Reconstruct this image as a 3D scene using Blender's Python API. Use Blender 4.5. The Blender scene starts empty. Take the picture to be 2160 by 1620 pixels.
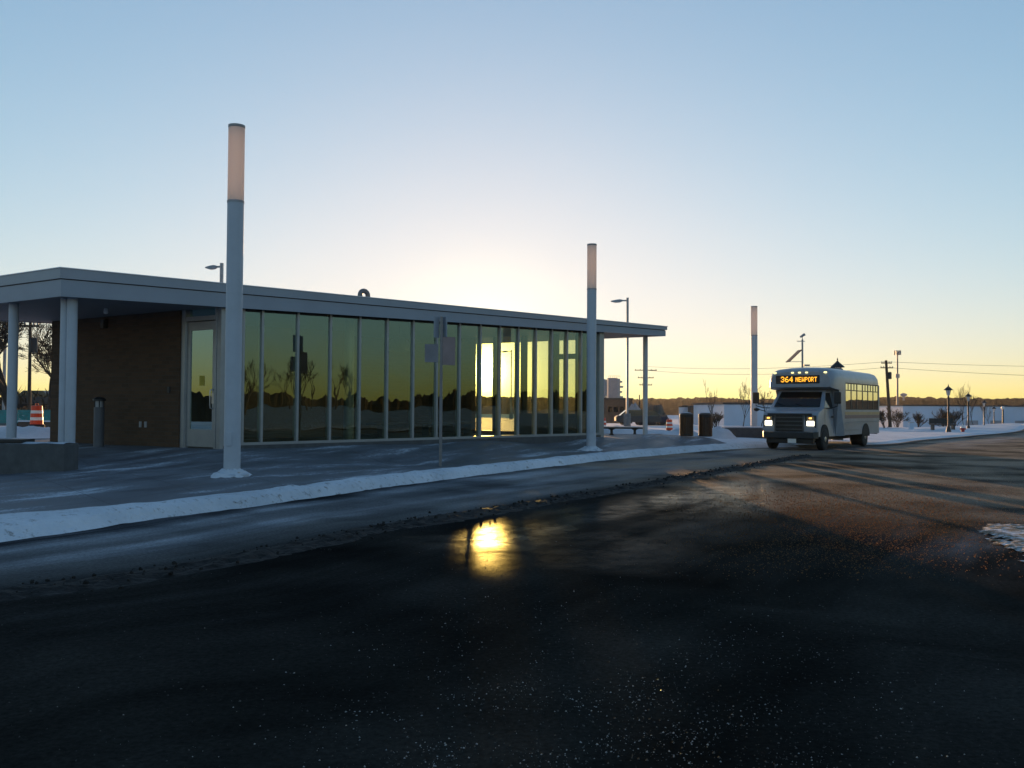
import bpy, math, random, bisect
from mathutils import Vector, Matrix, noise as mnoise
random.seed(7)
SC = bpy.context.scene
COL = SC.collection
PI = math.pi

# ------------------------------------------------------------------ camera
FPX, EYE = 1900.0, 1.45
PITCH, ROLL = math.atan(50/1900), 0.006
RM = Matrix.Rotation(PI/2+PITCH, 3, 'X') @ Matrix.Rotation(ROLL, 3, 'Z')
EYEP = Vector((0, 0, EYE))
def ray(px, py): return RM @ Vector(((px-1080)/FPX, -(py-810)/FPX, -1))
def gnd(px, py, z=0.0):
    d = ray(px, py); return EYEP + d*((z-EYE)/d.z)
def at(px, py, Y):
    d = ray(px, py); return EYEP + d*(Y/d.y)
cam = bpy.data.cameras.new('camera'); camo = bpy.data.objects.new('camera', cam); COL.objects.link(camo)
cam.sensor_width = 36; cam.lens = FPX/2160*36; cam.clip_end = 12000; cam.clip_start = .05
camo.matrix_world = Matrix.Translation(EYEP) @ RM.to_4x4()
SC.camera = camo

# ------------------------------------------------------------------ materials
MAT = {}
def nodes(name):
    m = bpy.data.materials.new(name); m.use_nodes = True
    nt = m.node_tree; nt.nodes.clear()
    out = nt.nodes.new('ShaderNodeOutputMaterial')
    MAT[name] = m
    return m, nt, out
def N(nt, typ, **kw):
    n = nt.nodes.new(typ)
    for k, v in kw.items():
        if k.startswith('i_'):
            key = k[2:]
            n.inputs[int(key) if key.isdigit() else key.replace('_', ' ')].default_value = v
        else: setattr(n, k, v)
    return n
def L(nt, a, ao, b, bi): nt.links.new(a.outputs[ao], b.inputs[bi])
def rgba(c): return (c[0], c[1], c[2], 1)
def ramp(nt, stops, interp='LINEAR'):
    r = nt.nodes.new('ShaderNodeValToRGB'); r.color_ramp.interpolation = interp
    e = r.color_ramp.elements
    while len(e) > 1: e.remove(e[-1])
    e[0].position = stops[0][0]; e[0].color = rgba(stops[0][1]) if not isinstance(stops[0][1], (int, float)) else (stops[0][1],)*3+(1,)
    for p, c in stops[1:]:
        q = e.new(p); q.color = rgba(c) if not isinstance(c, (int, float)) else (c,)*3+(1,)
    return r
def mat(name, base, rough=.6, metal=0, spec=.5, var=.18, scale=3.0, bump=0.0, bscale=40, dark=None, emit=None, estr=0, trans=0):
    m, nt, out = nodes(name)
    b = N(nt, 'ShaderNodeBsdfPrincipled', i_Roughness=rough, i_Metallic=metal)
    b.inputs['Specular IOR Level'].default_value = spec
    L(nt, b, 0, out, 0)
    tc = N(nt, 'ShaderNodeTexCoord')
    nz = N(nt, 'ShaderNodeTexNoise', i_Scale=scale, i_Detail=6.0, i_Roughness=.6)
    L(nt, tc, 'Object', nz, 'Vector')
    lo = dark or tuple(x*(1-var) for x in base); hi = tuple(min(1, x*(1+var*.6)) for x in base)
    r = ramp(nt, [(.3, lo), (.7, hi)])
    L(nt, nz, 0, r, 0); L(nt, r, 0, b, 'Base Color')
    if bump:
        bn = N(nt, 'ShaderNodeTexNoise', i_Scale=bscale, i_Detail=4.0); L(nt, tc, 'Object', bn, 'Vector')
        bp = N(nt, 'ShaderNodeBump', i_Strength=bump, i_Distance=.02); L(nt, bn, 0, bp, 'Height'); L(nt, bp, 0, b, 'Normal')
    if emit:
        b.inputs['Emission Color'].default_value = rgba(emit); b.inputs['Emission Strength'].default_value = estr
    if trans:
        b.inputs['Transmission Weight'].default_value = trans
    return m
mat('white_paint', (.72, .74, .78), .45, var=.06, scale=1.5)
mat('pole_paint', (.42, .47, .54), .5, var=.09, scale=2.2, bump=.05)
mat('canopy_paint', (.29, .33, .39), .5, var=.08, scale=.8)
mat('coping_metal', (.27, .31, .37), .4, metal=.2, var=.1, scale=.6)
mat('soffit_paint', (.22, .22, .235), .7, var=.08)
mat('aluminium', (.30, .32, .34), .4, metal=.6, var=.1)
mat('dark_metal', (.03, .032, .035), .5, metal=.3)
mat('black_rubber', (.012, .012, .013), .75, bump=.3, bscale=60)
mat('black_plastic', (.014, .014, .016), .45)
mat('grey_metal', (.30, .31, .33), .5, metal=.4)
mat('bollard_grey', (.11, .115, .13), .55)
mat('steel', (.45, .46, .48), .3, metal=.9)
mat('galvanised', (.20, .20, .21), .5, metal=.5)
mat('concrete', (.15, .155, .16), .85, var=.25, scale=5, bump=.2)
mat('dark_concrete', (.085, .09, .095), .85, var=.25, scale=5, bump=.2)
mat('floor_tile', (.07, .07, .065), .5, var=.2)
mat('wood_pole', (.055, .042, .032), .9, var=.3, scale=8)
mat('bark', (.040, .031, .025), .95, var=.35, scale=10)
mat('twig', (.075, .052, .036), .95, var=.3, scale=6)
mat('bin_wood', (.055, .026, .012), .6, var=.35, scale=9)
mat('orange_plastic', (.62, .06, .015), .5, var=.15)
mat('reflect_white', (.75, .75, .73), .4)
mat('teal_mesh', (.03, .24, .25), .7, var=.3)
mat('brown_siding', (.105, .068, .05), .85, var=.25, scale=.8)
mat('pale_siding', (.50, .56, .66), .7, var=.1, scale=.25)
mat('silo_concrete', (.30, .28, .29), .85, var=.2, scale=.5)
mat('dirt', (.10, .085, .07), .95, var=.5, scale=.8)
mat('panel_blue', (.02, .025, .05), .7)
mat('yellow_sticker', (.45, .36, .03), .6)
mat('red_paint', (.35, .02, .02), .5)
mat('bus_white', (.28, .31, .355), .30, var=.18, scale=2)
mat('bus_stripe', (.16, .10, .13), .4)
mat('bus_ochre', (.42, .30, .16), .4)
mat('bus_dark', (.03, .033, .038), .5)
mat('chrome_dark', (.10, .11, .12), .35, metal=.8)
mat('seat_fabric', (.03, .04, .06), .9)
mat('lamp_acrylic', (.80, .70, .66), .35, var=.05, trans=0)
mat('sign_grey', (.20, .20, .225), .5)
mat('sign_pink', (.26, .20, .20), .5)
mat('headlight_on', (.9, .9, .85), .3, emit=(1, .93, .72), estr=1.9)
mat('amber_on', (.9, .4, .05), .3, emit=(1, .42, .08), estr=2.2)
mat('marker_on', (.9, .8, .2), .3, emit=(1, .85, .35), estr=1.3)
mat('led_amber', (.9, .4, .02), .4, emit=(1, .42, .03), estr=1.7)
mat('house_wall', (.35, .33, .30), .8)
mat('roofing', (.06, .055, .055), .9)

# translucent acrylic lamp tube: lets daylight through
m, nt, out = nodes('acrylic')
d = N(nt, 'ShaderNodeBsdfDiffuse', i_Color=(.74, .71, .70, 1)); t = N(nt, 'ShaderNodeBsdfTranslucent', i_Color=(.86, .78, .73, 1))
g = N(nt, 'ShaderNodeBsdfGlossy', i_Roughness=.3); mx = N(nt, 'ShaderNodeMixShader', i_Fac=.45); m2 = N(nt, 'ShaderNodeMixShader', i_Fac=.05)
L(nt, d, 0, mx, 1); L(nt, t, 0, mx, 2); L(nt, mx, 0, m2, 1); L(nt, g, 0, m2, 2); L(nt, m2, 0, out, 0)

def glass(name, tint, refl_col=(1, 1, 1), base=.06, gain=1.0, rough=0.0):
    m, nt, out = nodes(name)
    tr = N(nt, 'ShaderNodeBsdfTransparent', i_Color=rgba(tint)); gl = N(nt, 'ShaderNodeBsdfGlossy', i_Color=rgba(refl_col), i_Roughness=rough)
    fr = N(nt, 'ShaderNodeFresnel', i_IOR=1.5)
    ma = N(nt, 'ShaderNodeMath', operation='MULTIPLY_ADD', use_clamp=True); ma.inputs[1].default_value = gain; ma.inputs[2].default_value = base
    mx = N(nt, 'ShaderNodeMixShader')
    L(nt, fr, 0, ma, 0); L(nt, ma, 0, mx, 0); L(nt, tr, 0, mx, 1); L(nt, gl, 0, mx, 2); L(nt, mx, 0, out, 0)
    return m, nt, gl
GL = glass('tinted_glass', (.80, .84, .60), (.62, .92, .90), .12, 1.1)
# slight waviness of the panes
m, nt, gl = GL
tc = N(nt, 'ShaderNodeTexCoord'); nz = N(nt, 'ShaderNodeTexNoise', i_Scale=1.1, i_Detail=1.0); L(nt, tc, 'Object', nz, 'Vector')
bp = N(nt, 'ShaderNodeBump', i_Strength=.10, i_Distance=.03); L(nt, nz, 0, bp, 'Height'); L(nt, bp, 0, gl, 'Normal')
glass('door_glass', (.42, .48, .40), (.62, .85, .85), .01, .35)
glass('bus_glass', (.54, .54, .36), (.8, .9, 1), .05, 1.0)
glass('screen_glass', (.40, .46, .44), (.8, .9, 1), .05, 1.0)
glass('lamp_glass', (.8, .78, .7), (1, 1, 1), .05, 1.0)

# brick
m, nt, out = nodes('brick')
b = N(nt, 'ShaderNodeBsdfPrincipled', i_Roughness=.9); L(nt, b, 0, out, 0)
uv = N(nt, 'ShaderNodeUVMap')
br = N(nt, 'ShaderNodeTexBrick', i_Scale=1.0); br.offset = .5
br.inputs['Color1'].default_value = (.105, .058, .030, 1); br.inputs['Color2'].default_value = (.072, .040, .021, 1); br.inputs['Mortar'].default_value = (.075, .058, .042, 1)
br.inputs['Mortar Size'].default_value = .007; br.inputs['Brick Width'].default_value = .30; br.inputs['Row Height'].default_value = .10
L(nt, uv, 0, br, 'Vector'); L(nt, br, 0, b, 'Base Color')
bp = N(nt, 'ShaderNodeBump', i_Strength=.5, i_Distance=.01, invert=True); L(nt, br, 'Fac', bp, 'Height'); L(nt, bp, 0, b, 'Normal')

# snow
def snow_mat(name, grassy, dirty=0.15):
    m, nt, out = nodes(name)
    b = N(nt, 'ShaderNodeBsdfPrincipled', i_Roughness=.75); L(nt, b, 0, out, 0)
    b.inputs['Specular IOR Level'].default_value = .3
    tc = N(nt, 'ShaderNodeTexCoord')
    n1 = N(nt, 'ShaderNodeTexNoise', i_Scale=.35, i_Detail=8.0, i_Roughness=.7); L(nt, tc, 'Object', n1, 'Vector')
    n2 = N(nt, 'ShaderNodeTexNoise', i_Scale=7.0, i_Detail=8.0, i_Roughness=.75); L(nt, tc, 'Object', n2, 'Vector')
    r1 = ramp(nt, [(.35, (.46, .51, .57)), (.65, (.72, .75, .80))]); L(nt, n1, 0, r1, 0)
    r2 = ramp(nt, [(.62-grassy*.25, 0.0), (.72-grassy*.2, 1.0)]); L(nt, n2, 0, r2, 0)
    mm = N(nt, 'ShaderNodeMath', operation='MULTIPLY'); L(nt, r2, 0, mm, 0); mm.inputs[1].default_value = dirty+grassy
    mx = N(nt, 'ShaderNodeMixRGB'); L(nt, mm, 0, mx, 0); L(nt, r1, 0, mx, 1); mx.inputs[2].default_value = (.12, .095, .06, 1)
    L(nt, mx, 0, b, 'Base Color')
    n3 = N(nt, 'ShaderNodeTexNoise', i_Scale=14.0, i_Detail=6.0); L(nt, tc, 'Object', n3, 'Vector')
    bp = N(nt, 'ShaderNodeBump', i_Strength=.7, i_Distance=.06); L(nt, n3, 0, bp, 'Height'); L(nt, bp, 0, b, 'Normal')
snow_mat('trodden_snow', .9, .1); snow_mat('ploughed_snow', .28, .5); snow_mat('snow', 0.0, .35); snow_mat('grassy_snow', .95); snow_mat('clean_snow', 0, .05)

# frosted paving
m, nt, out = nodes('paving')
b = N(nt, 'ShaderNodeBsdfPrincipled'); L(nt, b, 0, out, 0)
b.inputs['Specular IOR Level'].default_value = .3
uv = N(nt, 'ShaderNodeUVMap')
mp = N(nt, 'ShaderNodeMapping'); mp.inputs['Scale'].default_value = (.35, 1.2, 1); mp.inputs['Rotation'].default_value = (0, 0, .25); L(nt, uv, 0, mp, 0)
n1 = N(nt, 'ShaderNodeTexNoise', i_Scale=.9, i_Detail=9.0, i_Roughness=.72); L(nt, mp, 0, n1, 'Vector')
n2 = N(nt, 'ShaderNodeTexNoise', i_Scale=14.0, i_Detail=6.0, i_Roughness=.8); L(nt, uv, 0, n2, 'Vector')
ad = N(nt, 'ShaderNodeMath', operation='MULTIPLY_ADD'); ad.inputs[1].default_value = .45; L(nt, n2, 0, ad, 0); L(nt, n1, 0, ad, 2)
r = ramp(nt, [(.62, (.085, .088, .10)), (.78, (.16, .17, .19)), (.90, (.50, .54, .60))]); L(nt, ad, 0, r, 0)
# control joints in the slab
br = N(nt, 'ShaderNodeTexBrick', i_Scale=1.0); br.offset = 0
br.inputs['Color1'].default_value = (1, 1, 1, 1); br.inputs['Color2'].default_value = (1, 1, 1, 1); br.inputs['Mortar'].default_value = (.45, .45, .45, 1)
br.inputs['Mortar Size'].default_value = .012; br.inputs['Brick Width'].default_value = 1.8; br.inputs['Row Height'].default_value = 1.8
L(nt, uv, 0, br, 'Vector')
mu = N(nt, 'ShaderNodeMixRGB', blend_type='MULTIPLY', i_0=.8); L(nt, r, 0, mu, 1); L(nt, br, 0, mu, 2); L(nt, mu, 0, b, 'Base Color')
rr = ramp(nt, [(.6, .45), (.85, .8)]); L(nt, ad, 0, rr, 0); L(nt, rr, 0, b, 'Roughness')
bp = N(nt, 'ShaderNodeBump', i_Strength=.35, i_Distance=.02); L(nt, n2, 0, bp, 'Height'); L(nt, bp, 0, b, 'Normal')

# road: UV x = metres along the kerb, UV y = distance from kerb in units of the slush line (1 = slush line)
m, nt, out = nodes('road_surface')
b = N(nt, 'ShaderNodeBsdfPrincipled'); L(nt, b, 0, out, 0)
uv = N(nt, 'ShaderNodeUVMap'); tc = N(nt, 'ShaderNodeTexCoord')
sx = N(nt, 'ShaderNodeSeparateXYZ'); L(nt, uv, 0, sx, 0)
mp = N(nt, 'ShaderNodeMapping'); mp.inputs['Scale'].default_value = (.10, 3.2, 1); L(nt, uv, 0, mp, 0)
st = N(nt, 'ShaderNodeTexNoise', i_Scale=1.0, i_Detail=7.0, i_Roughness=.6); L(nt, mp, 0, st, 'Vector')      # streaks along the traffic
wob = N(nt, 'ShaderNodeTexNoise', i_Scale=.5, i_Detail=5.0); L(nt, tc, 'Object', wob, 'Vector')
fine = N(nt, 'ShaderNodeTexNoise', i_Scale=28.0, i_Detail=8.0, i_Roughness=.8); L(nt, tc, 'Object', fine, 'Vector')
vw = N(nt, 'ShaderNodeMath', operation='MULTIPLY_ADD'); vw.inputs[1].default_value = .28; L(nt, wob, 0, vw, 0)
vs = N(nt, 'ShaderNodeMath', operation='SUBTRACT'); vs.inputs[1].default_value = .14; L(nt, sx, 'Y', vs, 0); L(nt, vs, 0, vw, 2)   # wobbly v
v4 = N(nt, 'ShaderNodeMath', operation='MULTIPLY'); v4.inputs[1].default_value = .25; L(nt, vw, 0, v4, 0)     # 0..4 -> 0..1
band = ramp(nt, [(0, (.05, .05, .055)), (.03, (.06, .06, .065)), (.06, (.21, .215, .225)), (.14, (.16, .16, .165)), (.20, (.12, .118, .115)), (.235, (.03, .03, .03)),
                 (.27, (.024, .023, .021)), (.40, (.022, .021, .019)), (.55, (.028, .027, .024)), (1, (.028, .028, .026))]); L(nt, v4, 0, band, 0)
# frost: strong in the lane by the kerb, faint on the right
fr = ramp(nt, [(.46, 0.0), (.68, 1.0)]); L(nt, st, 0, fr, 0)
fb = ramp(nt, [(0, 0.25), (.04, .9), (.14, .75), (.22, .05), (.30, .02), (.48, .04), (.60, .30), (.72, .55), (.95, .45)]); L(nt, v4, 0, fb, 0)
fsel = N(nt, 'ShaderNodeMath', operation='LESS_THAN'); fsel.inputs[1].default_value = .40; L(nt, v4, 0, fsel, 0)
fsm = N(nt, 'ShaderNodeMapRange', interpolation_type='SMOOTHSTEP'); fsm.inputs['From Min'].default_value = 46.2; fsm.inputs['From Max'].default_value = 49; L(nt, sx, 'X', fsm, 'Value')
fmax = N(nt, 'ShaderNodeMath', operation='MAXIMUM'); L(nt, fsel, 0, fmax, 0); L(nt, fsm, 0, fmax, 1)
fbm = N(nt, 'ShaderNodeMath', operation='MULTIPLY'); L(nt, fb, 0, fbm, 0); L(nt, fmax, 0, fbm, 1)
fm = N(nt, 'ShaderNodeMath', operation='MULTIPLY'); L(nt, fr, 0, fm, 0); L(nt, fbm, 0, fm, 1)
fm2 = N(nt, 'ShaderNodeMath', operation='MULTIPLY'); fm2.inputs[1].default_value = .7; L(nt, fm, 0, fm2, 0)
mx = N(nt, 'ShaderNodeMixRGB'); L(nt, fm2, 0, mx, 0); L(nt, band, 0, mx, 1); mx.inputs[2].default_value = (.34, .37, .41, 1)
fg0 = ramp(nt, [(.3, .35), (.7, 1.7)]); L(nt, fine, 0, fg0, 0)
lg = ramp(nt, [(.32, .35), (.68, 1.6)]); L(nt, wob, 0, lg, 0); st2 = ramp(nt, [(.3, .5), (.7, 1.5)]); L(nt, st, 0, st2, 0)
fga = N(nt, 'ShaderNodeMixRGB', blend_type='MULTIPLY', i_0=1); L(nt, fg0, 0, fga, 1); L(nt, lg, 0, fga, 2)
fg = N(nt, 'ShaderNodeMixRGB', blend_type='MULTIPLY', i_0=1); L(nt, fga, 0, fg, 1); L(nt, st2, 0, fg, 2)
mu = N(nt, 'ShaderNodeMixRGB', blend_type='MULTIPLY', i_0=.8); L(nt, mx, 0, mu, 1); L(nt, fg, 0, mu, 2); L(nt, mu, 0, b, 'Base Color')
# wet, half-frozen wheel track beside the slush line (limited stretch) and a low-sun patch painted brown further on
def smask(lo, hi):
    n = N(nt, 'ShaderNodeMapRange', interpolation_type='SMOOTHSTEP'); n.inputs['From Min'].default_value = lo; n.inputs['From Max'].default_value = hi; L(nt, sx, 'X', n, 'Value'); return n
def mul(a, b_):
    n = N(nt, 'ShaderNodeMath', operation='MULTIPLY'); L(nt, a, 0, n, 0); L(nt, b_, 0, n, 1); return n
wet = ramp(nt, [(.0, 0.0), (.262, 0.0), (.315, .85), (.350, 1.0), (.385, .62), (.44, .30), (.56, .0), (1, .0)]); L(nt, v4, 0, wet, 0)
wst0 = ramp(nt, [(.36, .35), (.60, 1.0)]); L(nt, st, 0, wst0, 0); wpt = N(nt, 'ShaderNodeTexNoise', i_Scale=2.6, i_Detail=6.0, i_Roughness=.7); L(nt, tc, 'Object', wpt, 'Vector')
wst1 = ramp(nt, [(.36, .45), (.56, 1.0)]); L(nt, wpt, 0, wst1, 0); wst = mul(wst0, wst1)
near_ = N(nt, 'ShaderNodeMath', operation='MULTIPLY_ADD'); near_.inputs[1].default_value = .15; near_.inputs[2].default_value = .85; nmask = smask(47.4, 45.8); L(nt, nmask, 0, near_, 0)
dip = N(nt, 'ShaderNodeMath', operation='MULTIPLY_ADD'); dip.inputs[1].default_value = -.55; dip.inputs[2].default_value = 1.0; L(nt, mul(smask(45.9, 46.5), smask(51.0, 48.6)), 0, dip, 0)
wm = mul(mul(mul(mul(wet, wst), near_), dip), mul(smask(42.6, 44.6), smask(57, 51)))
sun_patch = mul(smask(48.5, 57), smask(140, 90))
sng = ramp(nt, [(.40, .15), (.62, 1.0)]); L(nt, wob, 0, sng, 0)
sun_patch = mul(sun_patch, sng)
sc = N(nt, 'ShaderNodeMixRGB'); L(nt, sun_patch, 0, sc, 0); L(nt, mu, 0, sc, 1)
sg = ramp(nt, [(.35, (.045, .034, .022)), (.65, (.26, .185, .11))]); L(nt, fine, 0, sg, 0); L(nt, sg, 0, sc, 2); L(nt, sc, 0, b, 'Base Color')  # brown tones put the low sunlight into the road colour
rs = N(nt, 'ShaderNodeMath', operation='MULTIPLY_ADD'); rs.inputs[1].default_value = -.2; rs.inputs[2].default_value = .85; L(nt, sun_patch, 0, rs, 0); L(nt, rs, 0, b, 'Roughness')
ss = N(nt, 'ShaderNodeMath', operation='MULTIPLY'); ss.inputs[1].default_value = .25; L(nt, sun_patch, 0, ss, 0); L(nt, ss, 0, b, 'Specular IOR Level')
bp = N(nt, 'ShaderNodeBump', i_Distance=.02, i_Strength=.7); L(nt, fine, 0, bp, 'Height'); L(nt, bp, 0, b, 'Normal')
b2 = N(nt, 'ShaderNodeBsdfPrincipled', i_Roughness=.20); b2.inputs['Specular IOR Level'].default_value = .5; L(nt, sc, 0, b2, 'Base Color')
bp2 = N(nt, 'ShaderNodeBump', i_Distance=.02, i_Strength=.10); L(nt, fine, 0, bp2, 'Height'); L(nt, bp2, 0, b2, 'Normal')
inv = N(nt, 'ShaderNodeMath', operation='MULTIPLY_ADD'); inv.inputs[1].default_value = .12; inv.inputs[2].default_value = .11; L(nt, nmask, 0, inv, 0); L(nt, inv, 0, b2, 'Roughness')
fw = N(nt, 'ShaderNodeMath', operation='POWER', use_clamp=True); fw.inputs[1].default_value = 1.6; L(nt, wm, 0, fw, 0)
fk = N(nt, 'ShaderNodeMath', operation='MULTIPLY_ADD'); fk.inputs[1].default_value = -.55; fk.inputs[2].default_value = 1.0; L(nt, nmask, 0, fk, 0); fw = mul(fw, fk)
mxs = N(nt, 'ShaderNodeMixShader'); L(nt, fw, 0, mxs, 0); L(nt, b, 0, mxs, 1); L(nt, b2, 0, mxs, 2); L(nt, mxs, 0, out, 0)
mat('slush', (.018, .017, .016), .85, spec=.25, var=.6, scale=5, bump=1.0, bscale=18)
m, nt, out = nodes('salt')
d = N(nt, 'ShaderNodeBsdfDiffuse', i_Color=(.42, .42, .42, 1)); t = N(nt, 'ShaderNodeBsdfTranslucent', i_Color=(.62, .60, .56, 1)); g = N(nt, 'ShaderNodeBsdfGlossy', i_Roughness=.25)
mx = N(nt, 'ShaderNodeMixShader', i_Fac=.5); m2 = N(nt, 'ShaderNodeMixShader', i_Fac=.08)
L(nt, d, 0, mx, 1); L(nt, t, 0, mx, 2); L(nt, mx, 0, m2, 1); L(nt, g, 0, m2, 2); L(nt, m2, 0, out, 0)
m, nt, out = nodes('sun_glint_grit')
d = N(nt, 'ShaderNodeBsdfDiffuse', i_Color=(.11, .085, .06, 1)); t = N(nt, 'ShaderNodeBsdfTranslucent', i_Color=(.80, .55, .32, 1)); mx = N(nt, 'ShaderNodeMixShader', i_Fac=.6)  # grit tinted orange to imitate the sun glinting through it
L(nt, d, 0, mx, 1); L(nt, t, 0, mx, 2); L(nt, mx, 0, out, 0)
mat('grit', (.06, .055, .05), .8, var=.5, scale=20)

# woods on the hills
def wood_mat(name, lo, hi, sc):
    m, nt, out = nodes(name)
    b = N(nt, 'ShaderNodeBsdfDiffuse'); L(nt, b, 0, out, 0)
    tc = N(nt, 'ShaderNodeTexCoord'); mp = N(nt, 'ShaderNodeMapping'); mp.inputs['Scale'].default_value = (1, 1, .5); L(nt, tc, 'Object', mp, 0)
    nz = N(nt, 'ShaderNodeTexNoise', i_Scale=sc, i_Detail=10.0, i_Roughness=.75); L(nt, mp, 0, nz, 'Vector')
    r = ramp(nt, [(.35, lo), (.65, hi)]); L(nt, nz, 0, r, 0); L(nt, r, 0, b, 0)
wood_mat('far_wood', (.030, .020, .014), (.085, .054, .034), .03)
wood_mat('near_wood', (.03, .024, .018), (.07, .052, .036), .25)

# ------------------------------------------------------------------ mesh builder
class MB:
    def __init__(s): s.v = []; s.f = []; s.uv = {}
    def add(s, vs, fs):
        n = len(s.v); s.v += [Vector(p) for p in vs]; s.f += [tuple(i+n for i in f) for f in fs]; return s
    def hexa(s, p):   # p: 4 bottom (ccw) + 4 top
        return s.add(p, [(3, 2, 1, 0), (4, 5, 6, 7), (0, 1, 5, 4), (1, 2, 6, 5), (2, 3, 7, 6), (3, 0, 4, 7)])
    def box(s, x0, x1, y0, y1, z0, z1):
        return s.hexa([(x0, y0, z0), (x1, y0, z0), (x1, y1, z0), (x0, y1, z0), (x0, y0, z1), (x1, y0, z1), (x1, y1, z1), (x0, y1, z1)])
    def obox(s, c, ux, hx, hy, z0, z1):   # oriented box: centre, unit x dir in plan, half sizes
        ux = Vector((ux[0], ux[1], 0)).normalized(); uy = Vector((-ux.y, ux.x, 0)); c = Vector((c[0], c[1], 0))
        q = [c-ux*hx-uy*hy, c+ux*hx-uy*hy, c+ux*hx+uy*hy, c-ux*hx+uy*hy]
        return s.hexa([(p.x, p.y, z0) for p in q]+[(p.x, p.y, z1) for p in q])
    def tube(s, path, rad, n=8, cap=True):
        path = [Vector(p) for p in path]; base = len(s.v)
        if not isinstance(rad, (list, tuple)): rad = [rad]*len(path)
        up = None
        for i, p in enumerate(path):
            t = (path[min(i+1, len(path)-1)]-path[max(i-1, 0)])
            if t.length < 1e-9: t = Vector((0, 0, 1))
            t.normalize()
            if up is None: up = Vector((1, 0, 0)) if abs(t.x) < .8 else Vector((0, 1, 0))
            a = (up-t*up.dot(t)).normalized(); bb = t.cross(a); up = a
            for k in range(n):
                th = 2*PI*k/n; s.v.append(p+a*(rad[i]*math.cos(th))+bb*(rad[i]*math.sin(th)))
        for i in range(len(path)-1):
            for k in range(n):
                a0 = base+i*n+k; a1 = base+i*n+(k+1) % n; s.f.append((a0, a1, a1+n, a0+n))
        if cap:
            s.f.append(tuple(base+k for k in reversed(range(n)))); e = base+(len(path)-1)*n
            s.f.append(tuple(e+k for k in range(n)))
        return s
    def cyl(s, p0, p1, r0, r1=None, n=16): return s.tube([p0, p1], [r0, r0 if r1 is None else r1], n)
    def lathe(s, c, prof, n=16):
        c = Vector(c); return s.tube([c+Vector((0, 0, z)) for r, z in prof], [max(r, 1e-4) for r, z in prof], n)
    def loft(s, rings, cap=True):
        n = len(rings[0]); base = len(s.v)
        for r in rings: s.v += [Vector(p) for p in r]
        for i in range(len(rings)-1):
            for k in range(n):
                a0 = base+i*n+k; a1 = base+i*n+(k+1) % n; s.f.append((a0, a1, a1+n, a0+n))
        if cap:
            s.f.append(tuple(base+k for k in reversed(range(n)))); e = base+(len(rings)-1)*n; s.f.append(tuple(e+k for k in range(n)))
        return s
    def grid(s, pts, uvs=None):
        r, c = len(pts), len(pts[0]); base = len(s.v)
        for row in pts: s.v += [Vector(p) for p in row]
        if uvs:
            for i, row in enumerate(uvs):
                for j, q in enumerate(row): s.uv[base+i*c+j] = q
        for i in range(r-1):
            for j in range(c-1):
                a = base+i*c+j; s.f.append((a, a+1, a+c+1, a+c))
        return s
    def build(s, name, m, parent=None, smooth=False, local=False, bevel=0):
        off = Vector((0, 0, 0))
        if parent is not None and not local: off = OFF.get(parent.name, off)
        me = bpy.data.meshes.new(name); me.from_pydata([tuple(p-off) for p in s.v], [], s.f)
        ul = me.uv_layers.new(name='UVMap')
        for p in me.polygons:
            vs = [me.vertices[i].co for i in p.vertices]
            if s.uv:
                for li, vi in zip(p.loop_indices, p.vertices): ul.data[li].uv = s.uv.get(vi, (0, 0))
            else:
                nrm = p.normal
                if abs(nrm.z) > .7: ax, ay = Vector((1, 0, 0)), Vector((0, 1, 0))
                else:
                    ax = Vector((-nrm.y, nrm.x, 0)).normalized(); ay = Vector((0, 0, 1))
                for li, co in zip(p.loop_indices, vs): ul.data[li].uv = (co.dot(ax), co.dot(ay))
        me.materials.append(MAT[m]); me.update()
        import bmesh
        bm = bmesh.new(); bm.from_mesh(me)
        if not getattr(s, 'open', False): bmesh.ops.recalc_face_normals(bm, faces=bm.faces)
        bm.to_mesh(me); bm.free()
        if smooth:
            me.polygons.foreach_set('use_smooth', [True]*len(me.polygons))
            try: me.set_sharp_from_angle(angle=math.radians(40))
            except Exception: pass
        o = bpy.data.objects.new(name, me); COL.objects.link(o)
        if parent is not None:
            o.parent = parent; OFF[o.name] = off
        if bevel:
            bv = o.modifiers.new('bevel', 'BEVEL'); bv.width = bevel; bv.segments = 2; bv.limit_method = 'ANGLE'
        return o
OFF = {}
def tag(o, label=None, cat=None, group=None, kind=None):
    if label: o['label'] = label
    if cat: o['category'] = cat
    if group: o['group'] = group
    if kind: o['kind'] = kind
    return o
def thing(name, label, cat, loc=(0, 0, 0), rz=0, group=None):
    o = bpy.data.objects.new(name, None); COL.objects.link(o); o.empty_display_size = .3
    o.location = loc; o.rotation_euler = (0, 0, rz); OFF[o.name] = Vector(loc)
    return tag(o, label, cat, group)
def copy_tree(o, parent=None):
    c = o.copy(); COL.objects.link(c)
    if parent is not None: c.parent = parent
    for ch in list(o.children): copy_tree(ch, c)
    return c
def structure(mb, name, m, smooth=False): return tag(mb.build(name, m, smooth=smooth), kind='structure')
def bezline(pts, step):      # Catmull-Rom resample
    P = [Vector(p) for p in pts]; out = []
    for i in range(len(P)-1):
        p0 = P[max(i-1, 0)]; p1 = P[i]; p2 = P[i+1]; p3 = P[min(i+2, len(P)-1)]
        n = max(1, int((p2-p1).length/step))
        for k in range(n):
            t = k/n; out.append(.5*((2*p1)+(p2-p0)*t+(2*p0-5*p1+4*p2-p3)*t*t+(3*p1-p0-3*p2+p3)*t**3))
    out.append(P[-1]); return out

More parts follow.
